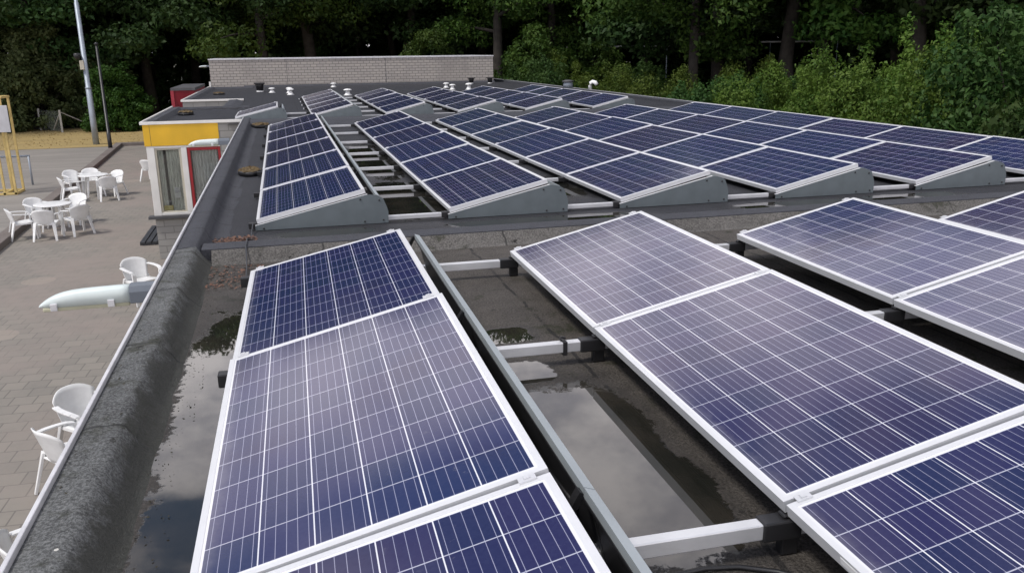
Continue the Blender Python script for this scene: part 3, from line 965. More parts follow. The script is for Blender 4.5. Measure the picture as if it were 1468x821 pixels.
# --- side plates on the near row ends
def side_plate(x0, y0, zlow, label):
    r = thing('side_plate', label, 'side plate', (x0, y0 - 0.028, 0), 0, 'grey wedge plates on the near ends of the rows')
    zt = zlow - 0.052
    poly = [(-0.012, 0.006), (1.165, 0.006), (1.168, 0.11), (1.158, 0.15), (1.125, zlow + 0.135), (1.085, zlow + 0.158), (1.03, zlow + 0.172), (0.985, zlow + 0.176), (-0.012, zt)]
    MB().prism_y(poly, 0, 0.003).build('plate', 'plate_grey', r)
    MB().hexa([(-0.012, 0.0, zt + 0.0005), (0.985, 0.0, zlow + 0.1765), (0.985, 0.03, zlow + 0.1765), (-0.012, 0.03, zt + 0.0005),
               (-0.012, 0.0, zt + 0.0035), (0.985, 0.0, zlow + 0.1795), (0.985, 0.03, zlow + 0.1795), (-0.012, 0.03, zt + 0.0035)]).build('top_flange', 'frame_alu', r)
    for bx, bz in ((0.06, 0.022), (0.92, zlow + 0.135), (1.12, 0.035), (0.95, 0.03), (1.09, zlow + 0.12)):
        MB().lathe([(0.009, -0.0), (0.009, 0.006), (0.004, 0.008)], 0, 0, 8).build('bolt', 'black_plastic', r, (bx, -0.0005, bz)).rotation_euler = (R(90), 0, 0)
    return r


for r_i in range(6):
    side_plate(XB[r_i], YB, ZB, 'grey wedge shaped end plate of the %s middle row, behind the felt ridge' % ORDR[r_i])
side_plate(XC[0], YC, ZCk, 'grey wedge end plate of the single panel by the yellow annex')
for r_i in range(1, 6):
    side_plate(XC[r_i], YC, ZCk, 'small grey wedge shaped end plate of the %s far row' % ORDR[r_i - 1])

# --- mounting rails under the panel joints
def rail(xs, y0, yaw, x_from, x_to, ztop, hgt, wid, label, zlow, end=True):
    r = thing('mounting_rail', label, 'mounting rail', (xs[0], y0, 0), -yaw, 'aluminium rails under the panel rows')
    MB().box(x_from - xs[0], x_to - xs[0], -wid / 2, wid / 2, ztop - hgt, ztop).build('beam', 'rail_alu', r, bevel=0.004)
    for x in xs:
        d = x - xs[0]
        s = MB()
        s.box(d - 0.070, d + 0.06, -wid / 2 - 0.008, wid / 2 + 0.008, ztop - hgt - 0.006, ztop + 0.006)
        s.box(d + 0.0, d + 0.06, -wid / 2 + 0.004, wid / 2 - 0.004, 0.001, ztop - hgt - 0.0065)
        s.box(d + 0.0, d + 0.05, -wid / 2 + 0.004, wid / 2 - 0.004, ztop + 0.0065, zlow - 0.043)
        s.build('clamp_sleeve', 'black_plastic', r, bevel=0.006)
    s = MB()
    for x in xs:
        d = x - xs[0]
        s.add([], [])
        t_ = MB()
        t_.bar((d + 0.93, 0, ztop + 0.001), (d + 0.93, 0, zlow + 0.165), 0.03, 0.03)
        t_.build('post', 'black_plastic', r)
    return r


RK = ['at the far end', 'at the middle', 'at the near end']
xe = RIGHT - 0.4
for k_ in range(3):
    x, y = bank_pt(XF[0], YF, YAWF, 0, -k_ * L + 0.055)
    rail([XF[i] + (x - XF[0]) for i in range(4)], y, YAWF, XF[0] - 0.06, 8.5, 0.122, 0.052, 0.046, 'silver aluminium rail running under the foreground rows %s of the first panel' % ['at the far end', 'below the near end', ''][k_] if k_ < 2 else 'nearest silver rail crossing the wide puddle between the foreground rows', ZF)
for k_ in range(7):
    rail(XB, YB + k_ * L + 0.03, 0, XB[0] - 0.05, 9.6, 0.062, 0.04, 0.045, '%s silver rail behind the felt ridge, under the middle rows' % ['nearest', 'second', 'third', 'fourth', 'fifth', 'sixth', 'seventh'][k_], ZB)
for k_ in range(6):
    rail(XC[1:], YC + k_ * L + 0.03, 0, XC[1] - (1.0 if k_ < 2 else 0.1), 9.2, 0.07, 0.04, 0.045, '%s thin silver rail under the far rows' % ORD[k_], ZCk)
# small tie straps on the gap rails
def tie(x, y, z, label):
    r = MB()
    r.box(-0.011, 0.011, -0.031, 0.031, -0.066, 0.004)
    r.tube([(-0.012, 0.0, 0.004), (-0.02, 0.006, 0.014), (-0.005, 0.01, 0.018), (0.012, 0.004, 0.012)], 0.006, 6)
    o = r.build('cable_tie', 'black_plastic', None, (x, y, z))
    return tag(o, label, 'cable tie')


tie(1.262, 3.788, 0.122, 'black cable tie round the second silver rail between the foreground rows')

# --- cables
cb = MB().tube([(0.93, 1.98, 0.012), (1.02, 2.00, 0.010), (1.12, 2.005, 0.010), (1.22, 1.985, 0.010), (1.32, 1.93, 0.010), (1.42, 1.84, 0.01), (1.5, 1.7, 0.01)], 0.008, 6)
tag(cb.build('cable', 'black_plastic'), 'black cable lying on the wet felt below the nearest rail', 'cable')
cb = MB().tube([(-0.33, 7.70, 0.07), (-0.34, 7.55, 0.03), (-0.33, 7.2, 0.03), (-0.345, 6.80, 0.125), (-0.35, 6.60, 0.115), (-0.345, 6.45, 0.03), (-0.335, 6.0, 0.02), (-0.33, 5.62, 0.08)], 0.0055, 6)
tag(cb.build('cable', 'dark_metal'), 'thin grey cable crossing the felt ridge beside the left gutter', 'cable')
cb = MB().tube([(0.78, 4.9, 0.20), (0.76, 4.4, 0.12), (0.78, 3.95, 0.17), (0.79, 3.6, 0.11), (0.77, 3.1, 0.15), (0.80, 2.6, 0.10), (0.78, 2.2, 0.16)], 0.011, 6)
tag(cb.build('cable', 'black_plastic'), 'black cable sagging behind the high edge of the first foreground row', 'cable')

# ------------------------------------------------------------------ vents on the far roof
def mushroom(x, y, h, rr, label):
    h, rr = h * 0.66, rr * 0.72
    r = thing('roof_vent', label, 'roof vent', (x, y, 0), 0, 'white mushroom vents on the far roof')
    MB().lathe([(rr * 1.9, 0.0), (rr * 1.25, 0.035), (rr * 0.9, h * 0.4), (rr * 0.75, h * 0.72)], 0, 0, 14).build('pipe', 'white_plastic', r)
    MB().lathe([(rr * 0.7, h * 0.722), (rr * 1.7, h * 0.74), (rr * 1.75, h * 0.82), (rr * 1.2, h * 0.95), (rr * 0.3, h)], 0, 0, 14).build('cap', 'white_plastic', r)


mushroom(-0.33, 36.0, 0.30, 0.105, 'white mushroom vent just right of the black bucket shaped vent')
mushroom(0.34, 35.3, 0.34, 0.105, 'rear one of two overlapping white mushroom vents')
mushroom(0.36, 33.8, 0.36, 0.11, 'front one of two overlapping white mushroom vents')
mushroom(2.35, 40.3, 0.30, 0.11, 'white mushroom vent behind the first far row, against the brick block')
mushroom(2.38, 32.3, 0.36, 0.125, 'white mushroom vent between the first and second far rows')
mushroom(6.92, 36.9, 0.33, 0.11, 'left one of the paired white vents behind the third far row')
mushroom(6.80, 34.9, 0.34, 0.105, 'right one of the paired white vents behind the third far row')
mushroom(7.42, 34.6, 0.40, 0.115, 'single white mushroom vent left of the fourth far row top')


def bucket(x, y, s, label):
    r = thing('dark_vent', label, 'roof vent', (x, y, 0), 0, 'dark vents on the far roof')
    MB().lathe([(0.14 * s, 0.0), (0.13 * s, 0.05 * s)], 0, 0, 14).build('base_ring', 'white_plastic', r)
    MB().lathe([(0.12 * s, 0.051 * s), (0.15 * s, 0.22 * s), (0.17 * s, 0.30 * s)], 0, 0, 14).build('body', 'black_plastic', r)
    MB().box(-0.20 * s, 0.20 * s, -0.2 * s, 0.2 * s, 0.301 * s, 0.35 * s).build('lid', 'black_plastic', r)


bucket(-0.81, 36.9, 1.05, 'black bucket shaped vent on a white ring near the brick block')
bucket(8.9, 40.9, 0.8, 'left dark vent at the foot of the brick block right end')
bucket(9.75, 40.6, 0.8, 'right dark vent at the foot of the brick block right end')
gv = thing('grey_vent', 'short grey cylinder vent behind the fifth far row', 'roof vent', (11.03, 32.7, 0.07))
MB().lathe([(0.20, 0), (0.19, 0.16), (0.17, 0.22)], 0, 0, 16).build('pipe', 'pole_galv', gv)
MB().lathe([(0.24, 0.221), (0.23, 0.26), (0.10, 0.30)], 0, 0, 16).build('cap', 'sill_slate', gv)
tag(MB().tube([(11.2, 30.6, 0.07), (11.2, 30.6, 0.22), (11.21, 30.57, 0.31), (11.26, 30.5, 0.355), (11.33, 30.42, 0.33), (11.37, 30.36, 0.25)], 0.075, 10).build('bent_pipe', 'white_plastic'),
    'white bent vent pipe at the right roof edge behind the fifth far row', 'roof vent')

# ------------------------------------------------------------------ gutter debris and drain baskets
def mound(x, y, z, rx, ry, h, seed, basket=True, label=''):
    rr = random.Random(seed)
    r = thing('drain_basket', label, 'drain basket', (x, y, z), 0, 'mossy drain baskets')
    nb = MB()
    nb.lathe([(1.0, 0.0), (1.02, 0.5), (0.95, 0.62)], 0, 0, 18)
    nb.v = [(a * rx, b * ry, c * h) for a, b, c in nb.v]
    nb.build('basket', 'black_plastic', r)
    vs, fs = [], []
    n, m_ = 8, 22
    for i in range(n + 1):
        q = i / n
        for j in range(m_):
            a = 2 * math.pi * j / m_
            rad = 0.99 * q * (1 + rr.uniform(-0.06, 0.06))
            vs.append((rad * math.cos(a) * rx, rad * math.sin(a) * ry, h * (0.63 + 0.30 * (1 - q ** 2) + rr.uniform(-0.16, 0.22))))
    for i in range(n):
        for j in range(m_):
            j2 = (j + 1) % m_
            fs.append((i * m_ + j, i * m_ + j2, (i + 1) * m_ + j2, (i + 1) * m_ + j))
    MB().add(vs, fs).build('moss', 'moss_litter', r)


mound(-0.47, 11.5, 0, 0.145, 0.22, 0.10, 1, label='dark basket heaped with golden moss in the left gutter beside the first middle row')
mound(-0.47, 19.0, 0.005, 0.19, 0.2, 0.10, 2, label='mossy basket at the far end of the left gutter near the single panel')
mound(-2.48, 24.3, -0.03, 0.20, 0.30, 0.12, 3, label='dark mossy basket on the roof of the yellow annex')
mound(-2.35, 36.0, -0.03, 0.22, 0.30, 0.10, 4, label='dark mossy basket on the roof of the brick annex')


def litter(name, x0, x1, y0, y1, z, n, size, seed, mats, label, hh=0.02):
    rr = random.Random(seed)
    mb = MB()
    for i in range(n):
        x, y = rr.uniform(x0, x1), rr.uniform(y0, y1)
        if rr.random() > 1 - abs((x - (x0 + x1) / 2) / (x1 - x0)) * 0.9:
            continue
        s = size * rr.uniform(0.5, 1.6)
        a = rr.uniform(0, math.pi)
        t1, t2 = rr.uniform(-0.5, 0.5), rr.uniform(-0.5, 0.5)
        d = Vector((math.cos(a), math.sin(a), t1)) * s
        e = Vector((-math.sin(a), math.cos(a), t2)) * s * rr.uniform(0.25, 0.7)
        c = Vector((x, y, z + rr.uniform(0.003, hh)))
        mb.add([c - d, c - e, c + d, c + e], [(0, 1, 2, 3)])
    o = mb.build(name, mats, fix=False)
    return tag(o, label, 'leaf litter', kind='stuff')


litter('leaf_litter', -0.64, -0.30, 7.16, 7.36, 0.005, 420, 0.016, 5, 'litter_brown', 'brown leaf litter piled in the gutter corner behind the felt ridge', 0.035)
litter('leaf_litter', -0.60, -0.22, 5.75, 6.42, 0.002, 420, 0.011, 6, 'litter_brown', 'scattered brown leaf litter at the top of the left puddle', 0.012)
litter('leaf_litter', -0.60, -0.47, 1.8, 5.6, 0.002, 240, 0.0050, 8, 'crumb_dark', 'dark moss crumbs along the foot of the near parapet', 0.008)
litter('moss_crumbs', -0.84, -0.70, 1.8, 6.3, PZ - 0.010, 110, 0.008, 9, 'crumb_dark', 'moss crumbs and droppings scattered on top of the near parapet', 0.014)

# ------------------------------------------------------------------ plastic chairs and tables on the plaza
def make_chair():
    r = thing('plastic_chair', 'white plastic chair', 'chair')
    # seat: dished grid
    vs, fs = [], []
    nx, ny = 8, 8
    for j in range(ny + 1):
        for i in range(nx + 1):
            a, b_ = -1 + 2 * i / nx, -1 + 2 * j / ny
            vs.append((a * (0.235 - 0.02 * b_), b_ * 0.225 - 0.01, 0.435 - 0.018 * (1 - a * a) * (1 - b_ * b_) - 0.02 * b_ - 0.02 * max(0, -b_ - 0.7)))
    n0 = len(vs)
    vs += [(x, y, z - 0.018) for x, y, z in vs]
    for j in range(ny):
        for i in range(nx):
            q = j * (nx + 1) + i
            fs.append((q, q + 1, q + nx + 2, q + nx + 1))
            fs.append((n0 + q, n0 + q + nx + 1, n0 + q + nx + 2, n0 + q + 1))
    ring = [i for i in range(nx + 1)] + [(j + 1) * (nx + 1) + nx for j in range(ny)] + [ny * (nx + 1) + i for i in range(nx - 1, -1, -1)] + [j * (nx + 1) for j in range(ny - 1, 0, -1)]
    for a, b_ in zip(ring, ring[1:] + ring[:1]):
        fs.append((a, n0 + a, n0 + b_, b_))
    MB().add(vs, fs, True).build('seat', 'white_plastic', r)
    # backrest: curved shell that wraps round, rounded top
    vs, fs = [], []
    nu, nv = 14, 8
    for j in range(nv + 1):
        t_ = j / nv
        for i in range(nu + 1):
            s = -1 + 2 * i / nu
            hw = 0.215 + 0.055 * t_
            top = 0.81 - 0.085 * abs(s) ** 3.2
            z = 0.40 + (top - 0.40) * t_
            y = 0.20 + 0.13 * t_ - 0.115 * s * s * (0.45 + 0.55 * t_)
            vs.append((s * hw * (1 - 0.05 * max(0, t_ - 0.8)), y, z))
    n0 = len(vs)
    vs += [(x, y + 0.014, z) for x, y, z in vs]
    st = nu + 1
    for j in range(nv):
        for i in range(nu):
            # a pair of long vertical slots each side of the middle
            if j in (2, 3, 4, 5) and i in (4, 6, 7, 9) and False:
                continue
            q = j * st + i
            fs.append((q, q + 1, q + st + 1, q + st))
            fs.append((n0 + q, n0 + q + st, n0 + q + st + 1, n0 + q + 1))
    ring = list(range(st)) + [(j + 1) * st + nu for j in range(nv)] + [nv * st + i for i in range(nu - 1, -1, -1)] + [j * st for j in range(nv - 1, 0, -1)]
    for a, b_ in zip(ring, ring[1:] + ring[:1]):
        fs.append((a, n0 + a, n0 + b_, b_))
    MB().add(vs, fs, True).build('backrest', 'white_plastic', r)
    for sx in (-1, 1):
        a = MB()
        pts = [(0.262, 0.20, 0.672), (0.288, 0.10, 0.668), (0.297, -0.02, 0.660), (0.293, -0.13, 0.650), (0.278, -0.205, 0.630), (0.268, -0.232, 0.595)]
        for p0, p1 in zip(pts, pts[1:]):
            a.bar((sx * p0[0], p0[1], p0[2]), (sx * p1[0], p1[1], p1[2]), 0.068, 0.020)
        a.build('armrest', 'white_plastic', r, bevel=0.005)
        MB().bar((sx * 0.266, -0.230, 0.60), (sx * 0.288, -0.285, 0.0), 0.078, 0.035, 0.050, 0.032).build('leg', 'white_plastic', r, bevel=0.006)
        MB().bar((sx * 0.215, 0.19, 0.46), (sx * 0.268, 0.315, 0.0), 0.088, 0.036, 0.052, 0.032).build('leg', 'white_plastic', r, bevel=0.006)
        MB().bar((sx * 0.235, -0.20, 0.415), (sx * 0.225, 0.19, 0.405), 0.02, 0.035).build('seat_rail', 'white_plastic', r)
    return r


chairs = [
    (-6.84, 25.47, 45, 'white chair facing the camera behind the left of the near table', 'near'),
    (-6.98, 23.73, 112, 'white chair left of the near table, cut by the picture edge', 'near'),
    (-6.04, 23.24, 178, 'white chair with its back to the camera in front of the near table', 'near'),
    (-5.69, 25.92, -20, 'white chair facing the camera behind the right of the near table', 'near'),
    (-5.22, 23.76, -142, 'white chair turned away at the right of the near table', 'near'),
    (-7.15, 31.45, 40, 'white chair facing the camera at the left of the far table, by the kerb', 'far'),
    (-7.06, 29.57, 108, 'white chair seen from the side, front left of the far table', 'far'),
    (-6.54, 31.77, 12, 'white chair tucked behind the far table', 'far'),
    (-5.56, 29.31, -165, 'white chair with grey looking back in front of the far table', 'far'),
    (-5.46, 30.90, -35, 'white chair right of the far table with both arms showing', 'far'),
    (-5.04, 33.56, 152, 'white chair half hidden behind the white window post of the annex', None),
    (-3.02, 17.00, 38, 'white chair beside the brick wall, behind the large strip lamp', None),
    (-2.68, 10.22, 48, 'white armchair below the near parapet, farther one of two', None),
    (-2.70, 8.98, 132, 'white armchair below the near parapet seen from behind', None),
    (-2.50, 6.85, 110, 'white chair of which only the backrest top shows in the bottom corner', None)]
proto_chair = make_chair()
for i, (x, y, a, lab, g) in enumerate(chairs):
    ar = R(a)
    bx, by = -math.sin(ar) * 0.32, math.cos(ar) * 0.32
    o = proto_chair if i == 0 else dup(proto_chair)
    o.location = (x - bx, y - by, GZ + 0.003)
    o.rotation_euler = (0, 0, ar)
    o['label'] = lab
    o['group'] = 'white plastic chairs on the plaza'


def make_table():
    r = thing('plastic_table', 'table', 'table')
    MB().lathe([(0.42, 0.685), (0.455, 0.69), (0.465, 0.705), (0.46, 0.718), (0.44, 0.722)], 0, 0, 32).build('tabletop', 'white_plastic', r)
    for a in (45, 135, 225, 315):
        c, s = math.cos(R(a)), math.sin(R(a))
        MB().bar((0.26 * c, 0.26 * s, 0.686), (0.38 * c, 0.38 * s, 0), 0.07, 0.04, 0.045, 0.03).build('leg', 'white_plastic', r, bevel=0.006)
    return r


tb = make_table()
tb.location = (-6.13, 24.79, GZ + 0.003)
tb['label'] = 'round white plastic table nearer the camera, ringed by five chairs'
tb['group'] = 'white plastic tables'
dup(tb, (-6.23, 30.63, GZ + 0.003), (0, 0, R(20)), 'round white plastic table farther away by the kerb')

# slatted grate beside the annex
sl = thing('slatted_step', 'dark slatted wooden step on the paving beside the annex wall', 'step', (-3.34, 22.9, GZ))
for i in range(4):
    MB().box(-0.29 + i * 0.145, -0.29 + i * 0.145 + 0.115, -0.95, 1.2, 0.06, 0.10).build('slat', 'dark_metal', sl, bevel=0.005)
MB().box(-0.30, 0.29, -0.90, -0.82, 0.003, 0.059).build('bearer', 'dark_metal', sl)
MB().box(-0.30, 0.29, 1.05, 1.13, 0.003, 0.059).build('bearer', 'dark_metal', sl)
tag(MB().box(-0.02, 0.02, -0.06, 0.06, 0.003, 0.022).build('plastic_scrap', 'white_plastic', None, (-1.95, 9.6, GZ), 0.004), 'small white plastic scrap on the paving below the large strip lamp', 'litter')

# ------------------------------------------------------------------ basketball tower, rail, poles, fence
g = thing('basketball_stand', 'yellow steel lattice basketball stand with a pale backboard beside the kerb', 'basketball stand', (-9.55, 32.3, GZ))
fr = MB()
for x in (-0.55, 0.28, 0.62):
    for y in (-0.45, 0.45):
        fr.bar((x, y, 0), (x * 0.96, y, 3.22), 0.07)
for z in (0.05, 3.22):
    for y in (-0.45, 0.45):
        fr.bar((-0.58, y, z), (0.65, y, z), 0.07)
    for x in (-0.55, 0.28, 0.62):
        fr.bar((x, -0.45, z), (x, 0.45, z), 0.07)
fr.build('frame', 'yellow_steel', g)
br = MB()
for y in (-0.47,):
    br.bar((-0.55, y, 2.99), (0.62, y, 2.99), 0.05)
    for i in range(5):
        x0, x1 = -0.55 + i * 0.234, -0.55 + (i + 1) * 0.234
        br.bar((x0, y, 2.99 if i % 2 else 3.22), (x1, y, 3.22 if i % 2 else 2.99), 0.045)
br.build('lattice', 'yellow_steel', g)
MB().box(-1.1, 0.80, -0.56, -0.52, 2.10, 2.97).build('backboard', 'board_white', g, bevel=0.01)
hr = thing('hand_rail', 'low grey tube rail behind the yellow basketball stand', 'rail', (-9.2, 34.2, GZ))
MB().tube([(-3.5, 0, 1.05), (0.25, 0, 1.05)], 0.035).build('top_tube', 'pole_galv', hr)
for x in (-3.3, 0.2):
    MB().tube([(x, 0, 0), (x, 0, 1.05)], 0.035).build('post', 'pole_galv', hr)

pl = thing('light_mast', 'tall tapered grey lamp post rising out of the picture by the dry grass', 'lamp post', (-9.62, 49.2, GZ))
MB().tube([(0, 0, 0), (0, 0, 1.2), (0, 0, 2.9), (0, 0, 2.91), (0, 0, 7.1), (0, 0, 7.11), (0, 0, 10.5)], [0.155, 0.15, 0.14, 0.125, 0.11, 0.09, 0.08], 14).build('mast', 'pole_galv', pl)
MB().lathe([(0.16, 2.88), (0.16, 2.94)], 0, 0, 14).build('collar', 'pole_galv', pl)
MB().bar((0, 0, 10.5), (1.0, -0.3, 10.62), 0.08).build('arm', 'pole_galv', pl)
MB().box(0.9, 1.5, -0.52, -0.2, 10.5, 10.68).build('lamp_head', 'lum_grey', pl, bevel=0.03)
sp_ = MB()
sp_.lathe([(0.07, -0.10), (0.16, 0.0), (0.18, 0.16), (0.13, 0.22)], 0, 0, 14)
sp_.build('loudspeaker', 'black_plastic', pl, (-0.30, -0.1, 4.42))
MB().box(-0.22, -0.02, -0.2, -0.02, 3.82, 4.28).build('control_box', 'beige_box', pl, bevel=0.01)
dp = thing('dark_post', 'slim black post standing at the end of the kerb', 'post', (-8.25, 45.3, GZ))
MB().tube([(0, 0, 0), (0, 0, 0.9), (0, 0, 0.91), (0, 0, 5.0)], [0.10, 0.095, 0.075, 0.06], 10).build('shaft', 'black_plastic', dp)
MB().lathe([(0.09, 5.0), (0.10, 5.06), (0.03, 5.12)], 0, 0, 12).build('cap', 'black_plastic', dp)

fn = thing('wire_fence', 'sagging chain link fence on grey posts at the edge of the wood', 'fence', (-13.1, 57.8, GZ))
pts = [(-26, 6.0), (-15, 5.2), (-9.5, 4.6), (-3.4, 5.05), (-1.7, 2.2), (0, 0)]
for i, (x, y) in enumerate(pts):
    MB().bar((x, y, 0), (x, y, 1.35), 0.11, 0.11, 0.10, 0.10).build('post', 'concrete_post', fn)
MB().bar((0.05, 0.1, 1.2), (1.9, 0.9, 0.1), 0.05).build('brace', 'concrete_post', fn)
MB().bar((-0.05, 0.1, 1.1), (-0.7, 0.95, 0.1), 0.05).build('brace', 'concrete_post', fn)
vs, fs = [], []
for x, y in pts:
    vs += [(x, y - 0.06, 0.05), (x, y - 0.06, 1.28)]
for i in range(len(pts) - 1):
    fs.append((2 * i, 2 * i + 2, 2 * i + 3, 2 * i + 1))
MB().add(vs, fs).build('chain_link', 'chain_link_wire', fn)

# white pipe frames far to the right behind the trees
def pipe_frame(x0, y0, x1, y1, zt, label, posts):
    r = thing('pipe_frame', label, 'pipe frame', (x0, y0, GZ), 0, 'white pipe frames beyond the trees')
    dx, dy = x1 - x0, y1 - y0
    MB().tube([(0, 0, zt - GZ), (dx, dy, zt - GZ)], 0.045, 8).build('crossbar', 'white_paint', r)
    for f_ in posts:
        MB().tube([(dx * f_, dy * f_, 0), (dx * f_, dy * f_, zt - GZ)], 0.035, 8).build('post', 'pole_galv', r)


pipe_frame(28.0, 47.0, 33.3, 47.0, 1.82, 'right white pipe frame behind the tree trunks', (0.12, 0.995))
pipe_frame(17.6, 52.5, 24.6, 52.5, 1.66, 'left white pipe frame behind the tree trunks', (0.25, 0.98))

# ------------------------------------------------------------------ vegetation
def leaf_cloud(clumps, per, size, seed, upbias=0.45, shell=0.55):
    """clumps: rows of cx,cy,cz,rx,ry,rz; returns verts, quads"""
    rg = np.random.default_rng(seed)
    C_ = np.array(clumps, float)
    vol = C_[:, 3] * C_[:, 4]
    cnt = np.maximum(8, (per * vol / vol.mean())).astype(int)
    idx = np.repeat(np.arange(len(C_)), cnt)
    n = len(idx)
    d = rg.normal(size=(n, 3))
    d /= np.linalg.norm(d, axis=1)[:, None]
    rad = shell + (1 - shell) * rg.random(n) ** 0.7
    rad *= rg.normal(1.0, 0.13, n)
    c = C_[idx, :3] + d * C_[idx, 3:6] * rad[:, None]
    nrm = d * 0.6 + rg.normal(size=(n, 3)) * 0.55
    nrm[:, 2] += upbias
    nrm /= np.linalg.norm(nrm, axis=1)[:, None]
    a = rg.normal(size=(n, 3))
    u = np.cross(nrm, a)
    u /= np.linalg.norm(u, axis=1)[:, None] + 1e-9
    v = np.cross(nrm, u)
    s = size * rg.uniform(0.55, 1.35, n)
    u *= s[:, None]
    v *= (s * rg.uniform(0.45, 0.75, n))[:, None]
    droop = np.zeros((n, 3))
    droop[:, 2] = -0.25 * s
    V = np.stack([c - u + droop, c - v * 0.9, c + u + droop, c + v * 0.9], 1).reshape(-1, 3)
    return V, n


def leaf_mesh(name, V, n, mat):
    me = bpy.data.meshes.new(name)
    me.vertices.add(4 * n)
    me.vertices.foreach_set('co', V.astype(np.float32).ravel())
    me.loops.add(4 * n)
    me.loops.foreach_set('vertex_index', np.arange(4 * n, dtype=np.int32))
    me.polygons.add(n)
    me.polygons.foreach_set('loop_start', np.arange(0, 4 * n, 4, dtype=np.int32))
    me.update(calc_edges=True)
    me.materials.append(MATS[mat])
    return me


def limb_tree(seed, height, base, spread, r0, per, leaf, n_limb=16, clump=1.25, mat='leaf_oak', droop=0.0, lean=0.4):
    """trunk + limbs mesh and a crown of leaf clumps along the limbs"""
    rr = random.Random(seed)
    mb = MB()
    tp = []
    x = y = 0.0
    for i in range(7):
        f_ = i / 6
        tp.append((x, y, height * 0.93 * f_))
        x += rr.uniform(-lean, lean)
        y += rr.uniform(-lean, lean)
    mb.tube(tp, [r0 * (1.25 if i == 0 else 1) * (1 - 0.85 * i / 6) for i in range(7)], 10)
    clumps = []

    def trunk_at(z):
        f_ = max(0, min(0.999, z / (height * 0.93))) * 6
        i = int(f_)
        return Vector(tp[i]).lerp(Vector(tp[min(6, i + 1)]), f_ - i)
    for k_ in range(n_limb):
        q = k_ / (n_limb - 1)
        z = base + (height * 0.90 - base) * (q ** 0.9)
        a = k_ * 2.399 + rr.uniform(-0.5, 0.5)
        prof = (0.72 + 0.45 * math.sin(math.pi * min(1, q * 1.15 + 0.12))) * (1 - 0.45 * max(0, q - 0.5) * 2)
        ln = spread * prof * rr.uniform(0.75, 1.15)
        s0 = trunk_at(z)
        d = Vector((math.cos(a), math.sin(a), rr.uniform(0.10, 0.45) - droop * (1 - q)))
        pts = [s0 + d * ln * f_ + Vector((rr.uniform(-.2, .2), rr.uniform(-.2, .2), (0.35 * f_ - 0.55 * f_ * f_) * ln * 0.5)) for f_ in (0, 0.35, 0.7, 1.0)]
        rl = r0 * 0.36 * (1 - 0.6 * q)
        mb.tube(pts, [rl, rl * 0.7, rl * 0.4, rl * 0.12], 6)
        for f_ in (0.38, 0.55, 0.72, 0.88, 1.02):
            c = s0.lerp(pts[-1], f_) if f_ < 1 else pts[-1]
            for q2 in range(2):
                cr_ = clump * rr.uniform(0.6, 1.2)
                o_ = Vector((rr.gauss(0, 0.75), rr.gauss(0, 0.75), rr.gauss(0.1, 0.45)))
                clumps.append((c.x + o_.x, c.y + o_.y, c.z + o_.z, cr_, cr_ * rr.uniform(0.8, 1.2), cr_ * rr.uniform(0.42, 0.62)))
    V, n = leaf_cloud(clumps, per, leaf, seed)
    return mb, V, n


class Kind:
    pass


def make_kind(seed, mat, name, label, cat, **kw):
    k_ = Kind()
    mb, V, n = limb_tree(seed, mat=mat, **kw)
    k_.root = thing(name, label, cat)
    mb.build('trunk', 'bark', k_.root)
    cr_ = bpy.data.objects.new('crown', leaf_mesh('crown', V, n, mat))
    COL.objects.link(cr_)
    cr_.parent = k_.root
    k_.used = False
    return k_


def plant(k_, x, y, rz, s, label, group, sz=None, z=GZ):
    o = k_.root if not k_.used else dup(k_.root)
    k_.used = True
    o.location = (x, y, z)
    o.rotation_euler = (0, 0, rz)
    o.scale = (s, s, sz or s)
    o['label'] = label
    o['group'] = group
    return o


rv = random.Random(21)
WOODG = 'trees of the dark wood behind the roof'
WOODL = 'tall dark leaved tree in the wood behind the far roof end and dry grass'
kd1 = make_kind(101, 'leaf_dark', 'wood_tree', WOODL, 'tree', height=23, base=5.4, spread=5.0, r0=0.36, per=190, leaf=0.17, n_limb=20, clump=1.45, droop=0.25)
kd2 = make_kind(102, 'leaf_dark', 'wood_tree', WOODL, 'tree', height=24, base=6.0, spread=5.4, r0=0.42, per=190, leaf=0.17, n_limb=20, clump=1.5, droop=0.15)
ko1 = make_kind(103, 'leaf_oak', 'wood_tree', 'oak', 'tree', height=22, base=5.6, spread=5.2, r0=0.34, per=200, leaf=0.14, n_limb=20, clump=1.35, droop=0.16)
ko2 = make_kind(104, 'leaf_oak', 'wood_tree', 'oak', 'tree', height=23, base=6.1, spread=5.0, r0=0.40, per=200, leaf=0.14, n_limb=20, clump=1.35, droop=0.12)

# front trees one can tell apart
front_trees = [
    (ko1, 20.6, 41.6, 0.3, 0.92, 'broad leaved tree with the thickest trunk, standing just beyond the right roof edge'),
    (ko2, 20.8, 58.5, 1.7, 1.0, 'tree with a thin dark trunk left of the thickest trunk'),
    (ko1, 22.8, 60.0, 2.9, 0.95, 'slim trunked tree close beside another thin trunk, left of the thickest'),
    (ko2, 25.9, 40.4, 0.9, 1.08, 'tree whose dark trunk crosses the left part of the right white pipe frame'),
    (ko1, 28.3, 41.2, 4.2, 1.12, 'tree whose broad dark trunk stands at the right end of the white pipe frame'),
    (kd2, 29.6, 35.2, 5.2, 1.08, 'shaded tree with dark trunk behind the tall shrubs at the right'),
    (ko2, 13.6, 52.5, 2.2, 0.92, 'lit green tree hanging its branches over the right end of the brick block'),
    (ko1, 17.0, 55.0, 5.0, 0.95, 'lit leafy tree right of the brick block with low hanging sprays'),
    (ko1, -0.5, 57.5, 3.6, 1.0, 'tree with a bright green spray hanging above the left end of the brick block'),
    (kd1, 24.6, 45.5, 3.3, 1.10, 'tree with a shaded crown right of the thickest trunk'),
]
for k_, x, y, rz, s, lab in front_trees:
    plant(k_, x, y, rz, s, lab, 'nearer trees at the edge of the wood')
wood = []
x = -46.0
